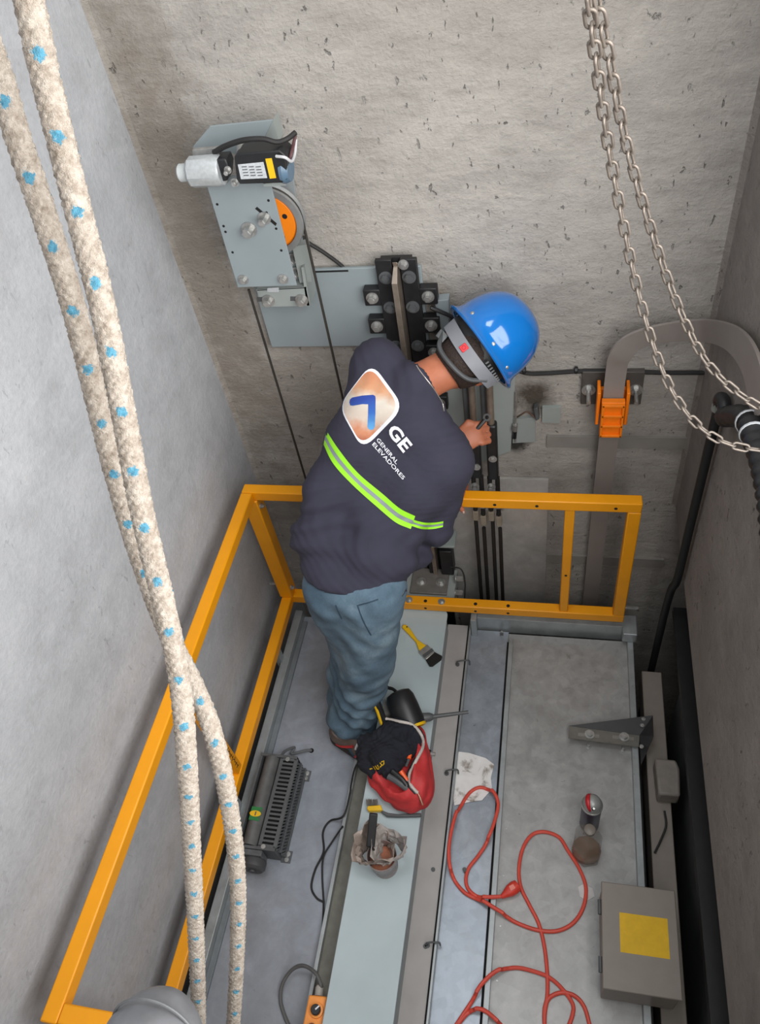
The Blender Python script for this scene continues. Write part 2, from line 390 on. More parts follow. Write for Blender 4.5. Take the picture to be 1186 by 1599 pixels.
obj('foot', MB().bounds((-.865, YA - .015, 0), (-.835, YA - .003, ZB - h2)), G_E, gr, smooth=0)
for px, py in ((772, 777), (838, 781), (962, 785)): p = on_z(px, py, ZT + h2); obj('bolt_hole', MB().cyl((p[0], YA - h2 - .0008, ZT - .002), (p[0], YA - h2 + .001, ZT - .002), .0055, n=12), HOLE, gr)
for px in (661, 740, 792):
    p = on_y(px, 932, YA - h2); obj('bolt_hole', MB().cyl((p[0], YA - .004, ZB + h2 - .001), (p[0], YA - .004, ZB + h2 + .0008), .007, n=12), HOLE, gr); obj('bolt_hole', MB().cyl((p[0], YA - h2 - .0008, ZB - .004), (p[0], YA - h2 + .001, ZB - .004), .0055, n=12), HOLE, gr)
for px in (636, 687): p = on_y(px, 925, YA - .004); bolt(gr, (p[0], YA - .004, ZB + h2), (0, 0, 1), .009, .009)
obj('bolt_hole', MB().cyl((.062, YA - .0168, .40), (.062, YA - .015, .40), .005, n=10), HOLE, gr)
bolt(gr, (XA + .028, YA - .01, ZT - .06), (1, 0, 0), .007, .012); bolt(gr, (XA + .028, YA - .01, ZB + .07), (1, 0, 0), .007, .012)
bolt(gr, (XR2 + h2, YA, ZB + .05), (1, 0, 0), .006, .045); bolt(gr, (XA - .028, YA - .01, ZB + .09), (-1, 0, 0), .006, .03)
# dark stencilled marks on the middle post of the side frame
mk = MB()
for i in range(8):
    z = ZB + .055 + i * .021
    mk.box((XA + .0183, .985 + random.uniform(-.003, .003), z), (.0006, .018, .003), Matrix.Rotation(random.uniform(-.7, .7), 3, 'X'))
    mk.box((XA + .0183, .985, z + .008), (.0006, .003, .013), Matrix.Rotation(random.uniform(-.5, .5), 3, 'X'))
obj('stencil_mark', mk, BLACK, gr, smooth=0)
# ------------------------------------------------------------------ wall gear
def yprism(pts, y, dy): return MB().prism([on_y(a, b, y) for a, b in pts], (0, dy, 0))
def zprism(pts, z, dz): return MB().prism([on_z(a, b, z) for a, b in pts], (0, 0, dz))

bp = thing('bracket_plate', (-.64, 1.99, 1.22), 'wide grey-green steel bracket plate bolted flat to the back wall', 'plate')
obj('plate', MB().bounds((-.905, 1.972, 1.228), (-.385, 1.984, 1.505)), PAINTG, bp, bevel=.002)
obj('standoff', MB().bounds((-.89, 1.984, 1.24), (-.40, 2.0, 1.49)), PAINTG2, bp, smooth=0)
obj('slot', MB().bounds((-.70, 1.9712, 1.495), (-.60, 1.973, 1.5005)), HOLE, bp, smooth=0)

# ---- guide rail with joint plate and clips
rl = thing('guide_rail', (-.45, 1.95, -.5), 'black guide rail with worn steel blade and bolted joint plate on the back wall', 'guide rail')
RX = -.450
obj('rail_foot', MB().bounds((RX - .045, 1.955, -2.4), (RX + .045, 1.968, 1.545)), BLACKP, rl, smooth=0)
obj('rail_blade', MB().prism([(RX - .008, 1.955, 1.50), (RX + .008, 1.955, 1.50), (RX + .008, 1.893, 1.50), (RX - .008, 1.893, 1.50)], (0, 0, -3.9)).prism([(RX - .008, 1.955, 1.50), (RX + .008, 1.955, 1.50), (RX + .006, 1.93, 1.545), (RX - .006, 1.93, 1.545)], (0, -.001, -.001)), RAILST, rl, bevel=.002)
obj('blade_cap', MB().add([(RX - .008, 1.893, 1.5), (RX + .008, 1.893, 1.5), (RX + .005, 1.945, 1.535), (RX - .005, 1.945, 1.535), (RX - .008, 1.955, 1.5), (RX + .008, 1.955, 1.5)], [(0, 1, 2, 3), (3, 2, 5, 4), (0, 3, 4), (1, 5, 2)]), RAILST, rl, smooth=0)
obj('joint_plate', MB().bounds((RX - .060, 1.942, .93), (RX - .012, 1.957, 1.545)).bounds((RX + .012, 1.942, .93), (RX + .060, 1.957, 1.545)), BLACKP, rl, bevel=.002)
for z in (1.49, 1.39, 1.25, 1.12):
    for s_ in (-1, 1): bolt(rl, (RX + s_ * .034, 1.942, z), (0, -1, 0), .013, .012, m=DARKG)
bolt(rl, (RX + .022, 1.942, 1.53), (0, -1, 0), .010, .012)
for z in (1.425, 1.325, 1.225, 1.125, 1.02):
    for s_ in (-1, 1):
        x = RX + s_ * .083
        clip = obj('rail_clip', MB().bounds((min(RX + s_ * .058, x + s_ * .026), 1.940, z - .028), (max(RX + s_ * .058, x + s_ * .026), 1.972, z + .026)), BLACKP, rl, bevel=.003)
        bolt(clip, (x, 1.940, z), (0, -1, 0), .012, .016)

# ---- over-speed governor
GY = 1.80
gov = thing('speed_governor', (-.78, 1.88, 1.55), 'grey-green overspeed governor box with orange wheel and black switch on the back wall', 'governor')
fp = obj('front_plate', yprism([(318, 275), (419, 275), (463, 446), (371, 449)], GY, .006), PAINTG, gov, bevel=.0015, smooth=0)
def ybolt(px, py, y, r, l, **k): return bolt(gov, on_y(px, py, y), (0, -1, 0), r, l, **k)
for px, py in ((389, 358),): ybolt(px, py, GY, .0135, .026)
for px, py in ((380, 436), (442, 435)): ybolt(px, py, GY, .0095, .012)
for px, py in ((339, 319), (349, 353), (352, 362), (363, 394), (419, 313), (439, 391), (431, 357), (416, 332)):
    p = on_y(px, py, GY); obj('hole', MB().cyl(p + V(0, .0006, 0), p - V(0, .0006, 0), .0035, n=10), HOLE, gov)
obj('slot', yprism([(398, 326), (401, 323), (432, 349), (430, 353)], GY - .0006, .001), HOLE, gov, smooth=0)
ybolt(413, 340, GY, .011, .03)
obj('plate_side', MB().prism([on_y(318, 275, GY + .006), on_y(371, 449, GY + .006), on_y(371, 449, GY + .006) + V(.012, 0, 0), on_y(318, 275, GY + .006) + V(.012, 0, 0)], (0, .03, 0)), PAINTG, gov, smooth=0)
wc = on_y(421, 343, 1.868)
wh = obj('wheel', MB().lathe(wc, (0, 1, 0), [(.02, -.016), (.072, -.016), (.078, -.010), (.078, .010), (.072, .016), (.02, .016)], 40), mat('governor_orange', sc(240, 132, 18), .5, var=.05), gov)
tor = MB()
ring = [wc + .086 * V(math.cos(t), 0, math.sin(t)) for t in np.linspace(0, 2 * math.pi, 48, endpoint=False)]
obj('wheel_rim', MB().lathe(wc, (0, 1, 0), [(.078, -.019), (.094, -.019), (.096, -.012), (.088, 0), (.096, .012), (.094, .019), (.078, .019)], 48, ring=True), mat('grey_iron', sc(150, 152, 152), .45, .5), gov)
for k in range(5):
    t = .3 + k * 1.2566; p = wc + .052 * V(math.cos(t), 0, math.sin(t)); obj('wheel_hole', MB().cyl(p - V(0, .0166, 0), p - V(0, .015, 0), .007), BLACK, wh)
obj('rear_plate', yprism([(392, 235), (452, 240), (487, 478), (424, 480)], 1.935, .006), PAINTG, gov, bevel=.0015, smooth=0)
obj('rear_post', yprism([(456, 385), (478, 382), (487, 440), (468, 442)], 1.905, .03), PAINTG2, gov, smooth=0)
obj('mount_angle', MB().prism([on_y(400, 452, 1.89), on_y(478, 448, 1.89), on_y(484, 478, 1.89), on_y(407, 480, 1.89)], (0, .006, 0)), PAINTG2, gov, bevel=.0015, smooth=0)
obj('mount_shelf', MB().prism([on_y(400, 452, 1.89), on_y(478, 448, 1.89), on_y(478, 450, 1.89), on_y(400, 454, 1.89)], (0, .08, 0)), PAINTG2, gov, smooth=0)
obj('mount_gusset', yprism([(470, 418), (474, 417), (484, 478), (479, 478)], 1.89, .08), PAINTG2, gov, smooth=0)
for px, py in ((419, 469), (471, 468)):
    ybolt(px, py, 1.89, .0125, .02)
    obj('slot', yprism([(px - 18, py - 5), (px - 4, py - 5), (px - 4, py + 2), (px - 18, py + 2)], 1.8893, .001), DARKG, gov, smooth=0)
ybolt(457, 403, 1.93, .010, .03); ybolt(462, 424, 1.93, .010, .03)
obj('maker_plate', yprism([(417, 450), (435, 449), (435, 456), (417, 456)], 1.889, .0008), LABEL, gov, smooth=0)
# top bracket
obj('top_bracket', yprism([(301, 229), (328, 197), (426, 187), (404, 234), (378, 241), (302, 236)], 1.86, .006), PAINTG, gov, bevel=.0015, smooth=0)
obj('top_flange', yprism([(404, 234), (426, 187), (435, 222), (432, 236)], 1.875, .05), PAINTG2, gov, smooth=0)
obj('switch_rail', yprism([(300, 234), (345, 230), (346, 242), (301, 246)], 1.80, .012), STEEL, gov, bevel=.001)
obj('switch_rail', yprism([(315, 284), (354, 281), (355, 287), (316, 290)], 1.765, .03), STEEL, gov, bevel=.001)
obj('switch_rail', yprism([(397, 233), (432, 229), (433, 237), (398, 239)], 1.76, .04), PAINTG2, gov, bevel=.001)
obj('switch_rail', yprism([(410, 287), (446, 284), (446, 290), (411, 292)], 1.76, .04), PAINTG2, gov, bevel=.001)
obj('switch_gland', MB().cyl(on_y(377, 231, 1.80), on_y(377, 240, 1.77), .012, n=14), STEEL, gov)
# switch body: pale cylinder, black collar, black solenoid box
a = on_y(296, 269, 1.765); b_ = on_y(340, 266, 1.765); ax = unit(b_ - a)
obj('switch_body', MB().lathe(a, ax, [(.030, 0), (.036, .006), (.037, .08), (.034, .086)], 10), mat('pale_grey_cast', sc(178, 182, 184), .45, .2, var=.1, vscale=120), gov)
obj('switch_knob', MB().lathe(a - ax * .028, ax, [(.017, 0), (.021, .004), (.021, .03)], 20), mat('pale_grey_plastic', sc(190, 195, 196), .5), gov)
obj('collar', yprism([(334, 250), (352, 248), (357, 260), (355, 283), (340, 285)], 1.75, .045), BLACK, gov, bevel=.004)
ybolt(356, 265, 1.75, .006, .02)
ybolt(367, 284, 1.765, .007, .014)
sol = obj('solenoid', yprism([(365, 245), (372, 240), (436, 235), (446, 243), (449, 280), (440, 286), (374, 288), (369, 280)], 1.735, .06), BLACK, gov, bevel=.003)
obj('solenoid_label', yprism([(371, 257), (411, 253), (417, 278), (376, 280)], 1.7342, .0006), LABEL, sol, smooth=0)
lm = MB()
for i in range(4):
    for j in range(3): lm.prism([on_y(a_, b2, 1.7338) for a_, b2 in ((377 + j * 11 + i, 260 + i * 4.5), (385 + j * 11 + i, 259.4 + i * 4.5), (385 + j * 11 + i, 261 + i * 4.5), (377 + j * 11 + i, 261.4 + i * 4.5))], (0, .0003, 0))
obj('label_print', lm, DARKG, sol, smooth=0)
obj('warning_strip', yprism([(414, 248), (424, 247), (431, 278), (421, 279)], 1.7342, .0006), YELLOW, sol, smooth=0)
obj('coil_end', MB().lathe(on_y(440, 262, 1.765), unit(on_y(450, 262, 1.765) - on_y(440, 262, 1.765)), [(.034, 0), (.036, .008), (.030, .022)], 18), mat('blue_grey_plastic', sc(92, 118, 140), .4), gov)
obj('lead_wire', MB().tube(catmull([on_y(431, 244, 1.73), on_y(445, 246, 1.72), on_y(455, 252, 1.74), on_y(460, 240, 1.78), on_y(462, 218, 1.80)], 6), .0035), mat('white_wire', sc(205, 205, 208), .4), gov)
obj('lead_wire', MB().tube(catmull([on_y(452, 250, 1.76), on_y(455, 238, 1.77), on_y(458, 225, 1.79), on_y(461, 211, 1.80)], 6), .004), mat('maroon_wire', sc(92, 60, 62), .5), gov)
tag(obj('governor_cable', MB().tube(catmull([on_y(334, 238, 1.78), on_y(352, 228, 1.765), on_y(380, 219, 1.755), on_y(410, 217, 1.755), on_y(432, 222, 1.76), on_y(448, 217, 1.77), on_y(461, 207, 1.79)], 6), .0065), RUBBER), 'black cable arching over the top of the governor switch', 'cable')
tag(obj('wall_cable', MB().tube(catmull([on_y(462, 360, 1.965), on_y(480, 378, 1.97), on_y(505, 394, 1.975), on_y(532, 414, 1.985), on_y(545, 430, 1.992)], 6), .006), RUBBER), 'black cable running from the governor wheel down behind the wide bracket plate', 'cable')
tag(obj('governor_rope', MB().cyl(on_y(388, 452, 1.868), on_y(388, 452, 1.868) * V(1, 1, 0) + V(0, 0, -2.4), .004, n=8), mat('dark_wire_rope', sc(58, 54, 50), .55, .3)), 'thin dark steel rope hanging straight down from the left side of the governor', 'rope')
rp_ = on_y(463, 350, 1.868); path = [wc + .0895 * V(math.cos(t), 0, math.sin(t)) for t in np.linspace(math.radians(170), math.radians(3), 22)] + [V(wc[0] + .09, wc[1], z) for z in (1.70, 1.4, 1.0, .5, 0, -1, -2.4)]
tag(obj('governor_rope', MB().tube(path, .004, 8), MATS['dark_wire_rope']), 'thin dark steel rope looped over the orange governor wheel and hanging down', 'rope')

# ---- hitch plate, suspension rods and ropes
hp = thing('hitch_plate', (-.25, 1.97, .7), 'tall grey-green steel hitch plate behind the suspension rods', 'plate')
obj('plate', yprism([(655, 545), (806, 545), (803, 618), (800, 660), (797, 705), (735, 728), (680, 730)], 1.965, .010), PAINTG2, hp, bevel=.002, smooth=0)
obj('edge_bracket', yprism([(678, 470), (700, 468), (702, 545), (690, 548)], 1.95, .035), PAINTG, hp, bevel=.002, smooth=0)
for i, (x, ztop, zs0, zs1, lab) in enumerate(((-.252, 1.30, .90, .74, 'suspension rod with black sleeve beside the worker\'s fist, nearer the guide rail'), (-.196, 1.30, .985, .735, 'suspension rod with long black sleeve, farther from the guide rail'))):
    y = 1.885
    t = thing('suspension_rod', (x, y, .5), lab, 'rope rod', 'suspension rods on the hitch plate')
    obj('rod', MB().cyl((x, y, ztop), (x, y, zs0 - .02), .011, n=14), RAILST, t)
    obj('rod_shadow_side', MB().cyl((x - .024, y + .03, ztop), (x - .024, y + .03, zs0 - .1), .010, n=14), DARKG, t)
    obj('sleeve', MB().bounds((x - .018, y - .018, zs1), (x + .018, y + .018, zs0)), BLACK, t, bevel=.007)
    bolt(t, (x + .002, y - .018, (zs0 + zs1) / 2 - .02), (0, -1, 0), .009, .008)
    for dx, zc in ((-.014, .585), (.013, .56)):
        obj('rope_tail', MB().cyl((x + dx, y, zs1), (x + dx, y, zc - .05), .0085, n=10), RUBBER, t)
        cl = obj('rope_clamp', MB().bounds((x + dx - .012, y - .014, zc + .02), (x + dx + .012, y + .014, zc + .055)), STEEL, t, bevel=.004)
        bolt(cl, (x + dx + .008, y - .012, zc + .04), (.5, -1, 0), .006, .022)
        obj('rope_grip', MB().bounds((x + dx - .011, y - .012, zc - .075), (x + dx + .011, y + .012, zc - .025)), mat('tan_tape', sc(150, 138, 122), .7), t, bevel=.003)
    bolt(t, (x - .008, y - .014, .70), (0, -1, .2), .010, .02)
ropes = [(-.268, 0), (-.240, -.05), (-.206, 0), (-.180, -.05)]
for i, (x, dz) in enumerate(ropes):
    which = ['first', 'second', 'third', 'fourth'][i]
    tag(obj('hoist_rope', MB().cyl((x, 1.885, .51 + dz), (x, 1.885, -2.4), .0075, n=10), mat('black_hoist_rope', sc(36, 34, 33), .5, .2)), which + ' black steel hoist rope counted from the guide rail, below the rod clamps', 'rope', 'hoist ropes behind the car')

# scorched wall bracket with threaded stud
wb = thing('wall_bracket', on_y(830, 655, 1.99), 'small welded bracket and stud with burn marks to the right of the hitch plate', 'bracket')
obj('bracket_plate', yprism([(800, 655), (835, 652), (836, 690), (800, 692)], 1.985, .014), PAINTG2, wb, smooth=0)
obj('bracket_plate', yprism([(846, 637), (875, 637), (874, 661), (846, 660)], 1.985, .014), PAINTG2, wb, smooth=0)
obj('stud', MB().cyl(on_y(805, 612, 1.96), on_y(804, 690, 1.955), .004, n=8), STEEL, wb)
obj('nut', MB().cyl(on_y(804, 663, 1.955), on_y(803, 672, 1.955), .010, n=6), STEEL, wb)
obj('nut', MB().cyl(on_y(804, 674, 1.955), on_y(803, 684, 1.955), .007, n=6), BLACKP, wb)
obj('lug', yprism([(832, 639), (839, 637), (842, 655), (836, 658)], 1.965, .03), DARKG, wb, bevel=.003)
obj('weld_wire', MB().tube(catmull([on_y(806, 652, 1.98), on_y(814, 647, 1.97), on_y(822, 643, 1.97), on_y(830, 648, 1.975), on_y(838, 655, 1.97)], 5), .003), mat('rust_wire', sc(96, 74, 62), .7), wb)
# horizontal wall cable with clips
hc = thing('horizontal_cable', on_y(960, 582, 1.99), 'black cable clipped level across the back wall behind the flat travelling cable', 'cable')
obj('cable', MB().tube(catmull([on_y(x, y, 1.988) for x, y in ((690, 490), (715, 505), (780, 560), (815, 581), (850, 583), (900, 580), (960, 580), (1040, 582), (1100, 582), (1112, 583))], 5), .007), RUBBER, hc)
for px in (818, 899): obj('cable_clip', MB().lathe(on_y(px, 578, 1.99), (1, 0, 0), [(.008, -.006), (.012, -.004), (.012, .004), (.008, .006)], 12), BLACK, hc)
# ties behind the helmet
tag(obj('cable_tie', MB().tube([on_y(672, 480, 1.94), on_y(700, 492, 1.94), on_y(715, 500, 1.95)], .006, 6), BLACK), 'short black cable end beside the wide bracket plate, left of the helmet', 'cable')

# ---- flat travelling cable with orange wedge clamp
TY = 1.915
tc = thing('travelling_cable', on_y(950, 700, TY), 'wide flat grey travelling cable looping over an orange wedge clamp on the back wall', 'cable')
FLAT = mat('flat_cable_grey', sc(138, 130, 125), .5, var=.05, vscale=12)
def ribbon(A, B_, t=.004):
    n = len(A); mb = MB(); nr = []
    for i in range(n):
        tg = unit(A[min(i + 1, n - 1)] - A[max(i - 1, 0)]); nr.append(unit(np.cross(tg, unit(B_[i] - A[i]))) * t)
    vs_ = [a + k for a, k in zip(A, nr)] + [b + k for b, k in zip(B_, nr)] + [a - k for a, k in zip(A, nr)] + [b - k for b, k in zip(B_, nr)]
    fs_ = []
    for i in range(n - 1):
        fs_ += [(i, i + 1, n + i + 1, n + i), (2 * n + i, 3 * n + i, 3 * n + i + 1, 2 * n + i + 1), (i, 2 * n + i, 2 * n + i + 1, i + 1), (n + i, n + i + 1, 3 * n + i + 1, 3 * n + i)]
    fs_ += [(0, n, 3 * n, 2 * n), (n - 1, 3 * n - 1, 4 * n - 1, 2 * n - 1)]
    return mb.add(vs_, fs_)
def corner(a, b, yy):
    p = on_y(a, b, yy); return p if p[0] < .415 else on_x(a, b, .415 + (.006 if yy > 1.9 else 0))
x0, x1 = .146, .206
up_ = [(x0, 1.95, -2.2), (x0, 1.95, -.2), (x0, 1.945, .5), (x0, TY, .95), (x0, TY - .005, 1.165)] + [corner(*q, 1.895) for q in ((952, 550), (978, 524), (1030, 507), (1095, 499), (1140, 506), (1170, 528), (1190, 575), (1196, 640))]
dn_ = [(x1, 1.95, -2.2), (x1, 1.95, -.2), (x1, 1.945, .5), (x1, TY, .95), (x1, TY - .005, 1.165)] + [corner(*q, 1.905) for q in ((983, 562), (1004, 541), (1048, 533), (1093, 533), (1125, 540), (1150, 562), (1166, 600), (1172, 655))]
obj('flat_cable', ribbon(catmull(up_, 6), catmull(dn_, 6)), FLAT, tc, smooth=50)
cl = thing('wedge_clamp', on_y(955, 640, TY), 'orange plastic wedge clamp gripping the flat travelling cable', 'clamp')
zt, zb = 1.075, .942
obj('clamp_body', MB().bounds((.128, TY - .02, zb + .03), (.138, TY + .045, zt + .025)).bounds((.214, TY - .02, zb + .03), (.224, TY + .045, zt + .025)).bounds((.128, TY + .03, zb + .03), (.224, TY + .045, zt)), OPLASTIC, cl, bevel=.002)
obj('wedge', MB().bounds((.142, TY - .034, zb - .005), (.211, TY - .012, zt - .0)), OPLASTIC, cl, bevel=.0015)
for i in range(4): obj('wedge_rib', MB().bounds((.144, TY - .046, zb + .0 + i * .041), (.209, TY - .030, zb + .008 + i * .041)), OPLASTIC, cl, bevel=.001)
for x in (.143, .203): obj('wedge_rib', MB().bounds((x, TY - .046, zb), (x + .007, TY - .030, zb + .131)), OPLASTIC, cl, bevel=.001)
mp_ = thing('clamp_bracket', on_y(955, 640, 1.99), 'dark steel bracket with two long bolts holding the orange wedge clamp', 'bracket')
obj('bracket_plate', MB().bounds((.083, 1.978, .985), (.268, 1.998, 1.115)), mat('dark_bracket_steel', sc(88, 84, 80), .5, .2), mp_, bevel=.002)
for x in (.105, .247):
    bolt(mp_, (x, 1.978, 1.045), (0, -1, 0), .014, .012)
    obj('threaded_end', MB().cyl((x, 1.978, 1.045), (x, 1.92, 1.04), .0065, n=10), STEEL, mp_)
# galvanised screen low on the back wall
SCR = galv('galvanised_screen', sc(205, 202, 198), .34, .35, dirt_amt=.2, spangle=False)
tag(obj('sheet_screen', MB().bounds((-.385, 1.986, -2.2), (-.01, 1.998, .62)), SCR, bevel=.001, smooth=0), 'brushed sheet metal screen on the back wall behind the hoist ropes', 'screen')
for i, z in enumerate((.78, .13)):
    tag(obj('trim_%d' % (3 + i), MB().bounds((-.02, 1.990, z), (XR, 1.9995, z + .05)), mat('dark_band', sc(140, 136, 130), .8, var=.15, vscale=6), smooth=0), kind='structure')

# ---- vertical conduit and corrugated arm on the right
cd = thing('conduit', on_y(1090, 800, 1.955), 'black vertical conduit pipe in the right rear corner of the shaft', 'pipe')
pc = on_x(1122, 634, .418)
px_, py_, pz_ = pc
obj('pipe', MB().tube(catmull([V(px_, py_, pz_), V(px_, py_, pz_ - .5), V(px_, py_, pz_ - .75), V(px_ - .006, py_ + .03, pz_ - .9), V(px_ - .006, py_ + .04, pz_ - 1.4), V(px_ - .006, py_ + .04, -2.2)], 6), .0135, 12), mat('conduit_black', sc(22, 24, 25), .6), cd)
obj('elbow', MB().tube(catmull([V(px_, py_, pz_), V(px_ - .002, py_ - .005, pz_ + .03), V(px_, py_ - .035, pz_ + .045), V(px_, py_ - .075, pz_ + .03)], 5), .017, 12), BLACK, cd)
obj('coupling', MB().cyl((px_, py_, pz_ - .012), (px_, py_, pz_ + .012), .018, n=14), mat('pale_coupling', sc(128, 130, 126), .5), cd)
ha = thing('corrugated_hose', on_x(1180, 640, .40), 'fat black corrugated hose arching down along the right wall', 'hose')
hpth = catmull([V(px_, py_ - .075, pz_ + .03)] + [on_x(a_, b_, .41) for a_, b_ in ((1163, 652), (1180, 690), (1196, 745), (1206, 810), (1212, 890))], 14)
obj('hose', MB().tube(hpth, [.024 + .003 * math.sin(i * 1.6) for i in range(len(hpth))], 14), BLACK, ha, smooth=60)
for k in (18, 24): obj('hose_tie', MB().lathe(hpth[k], unit(hpth[k + 1] - hpth[k - 1]), [(.027, -.003), (.029, -.003), (.029, .003), (.027, .003)], 16, ring=True), LABEL, ha)

# ------------------------------------------------------------------ door gear at the right of the roof
do = thing('door_operator', (.39, 1.0, -.02), 'long grey door operator beam beside the right edge of the car roof', 'door operator')
OPG = mat('operator_grey', sc(132, 124, 116), .55, var=.06)
obj('beam', MB().bounds((.357, -.3, -.12), (.428, 1.60, -.005)), OPG, do, bevel=.003)
obj('hanger_track', MB().bounds((.335, -.3, -.2), (.352, 1.5, -.13)), BLACKP, do, smooth=0)
om = obj('motor_housing', zprism([(1022, 1183), (1055, 1186), (1061, 1200), (1062, 1243), (1028, 1240)], .07, -.07), mat('motor_grey', sc(128, 122, 116), .55), do, bevel=.008)
obj('motor_cable', MB().tube(catmull([V(.40, 1.06, .03), V(.405, 1.02, .01), V(.385, .97, .004), V(.365, .93, .002)], 6), .0035), RUBBER, do)
dl = thing('landing_door_track', (.55, 1.0, -.1), 'black landing door track under the lintel of the right wall', 'door track')
obj('track', MB().bounds((.50, -.3, .05), (.56, 1.75, .17)), BLACKP, dl, bevel=.003)
obj('hanger_plate', MB().bounds((.48, .2, -.5), (.50, 1.5, .04)), DARKG, dl, smooth=0)
obj('cover', MB().bounds((.445, -.2, .22), (.60, 1.72, .25)), BLACKP, dl, smooth=0)
ab = thing('angle_bracket', (.25, 1.35, 0), 'black triangular bracket with slotted foot bolted near the right edge of the roof', 'bracket')
ft = obj('slotted_foot', zprism([(888, 1133), (998, 1147), (997, 1166), (887, 1152)], .05, -.004), mat('oiled_steel', sc(120, 118, 112), .4, .4), ab, smooth=0)
for px, py in ((920, 1147), (974, 1151)):
    obj('slot', zprism([(px - 18, py - 3), (px + 15, py), (px + 15, py + 5), (px - 18, py + 2)],   .0506, -.0005), mat('slot_steel', sc(138, 136, 130), .4, .3), ft, smooth=0)
    bolt(ab, on_z(px, py, .0515), (0, 0, 1), .011, .012)
    p = on_z(px - 2, py + 20, .003); bolt(ab, p, (0, 0, 1), .005, .02)
    obj('leg_stud', MB().cyl(on_z(px, py, .05) * V(1, 1, 0) + V(0, 0, .002), on_z(px, py, .05), .006, n=8), STEEL, ab)
obj('gusset', MB().prism([on_z(888, 1133, .052), on_z(1019, 1117, .075), on_z(1020, 1150, .075), on_z(1000, 1195, .03), on_z(998, 1148, .052)], (0, 0, -.012)), BLACKP, ab, smooth=0)
for px, py in ((1004, 1123), (1002, 1133), (1001, 1166)): bolt(ab, on_z(px, py, .068), (0, 0, 1), .0045, .006)
bx = thing('control_box', (.29, .64, .03), 'grey steel control box with a blank yellow sticker at the right roof edge', 'box')
ZX = .19
BOXG = mat('box_grey', sc(136, 128, 120), .5, var=.04)
lidp = [on_z(948, 1378, ZX), on_z(1042, 1390, ZX), on_z(1062, 1555, ZX), on_z(935, 1538, ZX)]
xa, xb, ya, ybx = .188, .386, .492, .762
obj('box_body', MB().bounds((xa, ya, .035), (xb, ybx, ZX - .012)), BOXG, bx, bevel=.004)
obj('box_lid', MB().bounds((xa - .004, ya - .004, ZX - .012), (xb + .004, ybx + .004, ZX)), BOXG, bx, bevel=.003)
obj('sticker', MB().bounds((xa + .045, ya + .092, ZX), (xb - .022, ya + .195, ZX + .0006)), STICK, bx, smooth=0)
obj('foot_rail', MB().bounds((xa + .02, ya + .03, .002), (xb - .02, ya + .05, .035)).bounds((xa + .02, ybx - .05, .002), (xb - .02, ybx - .03, .035)), DARKG, bx, smooth=0)
for yy in (ya + .06, ybx - .06): obj('hinge', MB().cyl((xa - .007, yy - .02, ZX - .03), (xa - .007, yy + .02, ZX - .03), .006, n=10), DARKG, bx)
tag(obj('clip_hook', zprism([(1051, 1523), (1056, 1520), (1062, 1546), (1059, 1540), (1056, 1541), (1057, 1546), (1063, 1546), (1063, 1551), (1053, 1551)], .03, .006), WHITE, bevel=.0008), 'small white plastic clip beyond the corner of the control box', 'clip')
# ------------------------------------------------------------------ blended solids (distance fields meshed by surface nets)
def surface_nets(F, org, h):
    S = F < 0; nx, ny, nz = F.shape
    c = np.zeros((nx - 1, ny - 1, nz - 1), np.int8)
    for i in (0, 1):
        for j in (0, 1):
            for k in (0, 1): c += S[i:nx - 1 + i, j:ny - 1 + j, k:nz - 1 + k]
    act = (c > 0) & (c < 8); I = np.argwhere(act); idx = -np.ones(act.shape, np.int64); idx[act] = np.arange(len(I))
    acc = np.zeros((len(I), 3)); cnt = np.zeros(len(I))
    for ax in range(3):
        for a in (0, 1):
            for b in (0, 1):
                o0 = [0, 0, 0]; oth = [q for q in range(3) if q != ax]; o0[oth[0]] = a; o0[oth[1]] = b
                o1 = list(o0); o1[ax] = 1
                A = I + o0; Bq = I + o1
                fa = F[A[:, 0], A[:, 1], A[:, 2]]; fb = F[Bq[:, 0], Bq[:, 1], Bq[:, 2]]
                m = (fa < 0) != (fb < 0); t = np.zeros(len(I)); t[m] = fa[m] / (fa[m] - fb[m])
                p = A.astype(float); p[:, ax] += t; acc[m] += p[m]; cnt[m] += 1
    Vv = acc / cnt[:, None] * h + org; faces = []
    for ax in range(3):
        sl0 = [slice(None)] * 3; sl1 = [slice(None)] * 3; sl0[ax] = slice(0, -1); sl1[ax] = slice(1, None)
        E_ = S[tuple(sl0)] != S[tuple(sl1)]; e = np.argwhere(E_); oth = [q for q in range(3) if q != ax]
        ok = (e[:, oth[0]] > 0) & (e[:, oth[1]] > 0) & (e[:, oth[0]] < F.shape[oth[0]] - 1) & (e[:, oth[1]] < F.shape[oth[1]] - 1); e = e[ok]
        q = []
        for a, b in ((1, 1), (0, 1), (0, 0), (1, 0)):
            d = e.copy(); d[:, oth[0]] -= a; d[:, oth[1]] -= b; q.append(idx[d[:, 0], d[:, 1], d[:, 2]])
        q = np.array(q).T; flip = S[e[:, 0], e[:, 1], e[:, 2]]
        if ax == 1: flip = ~flip
        q[~flip] = q[~flip][:, ::-1]; faces.append(q)
    return Vv, np.concatenate(faces)
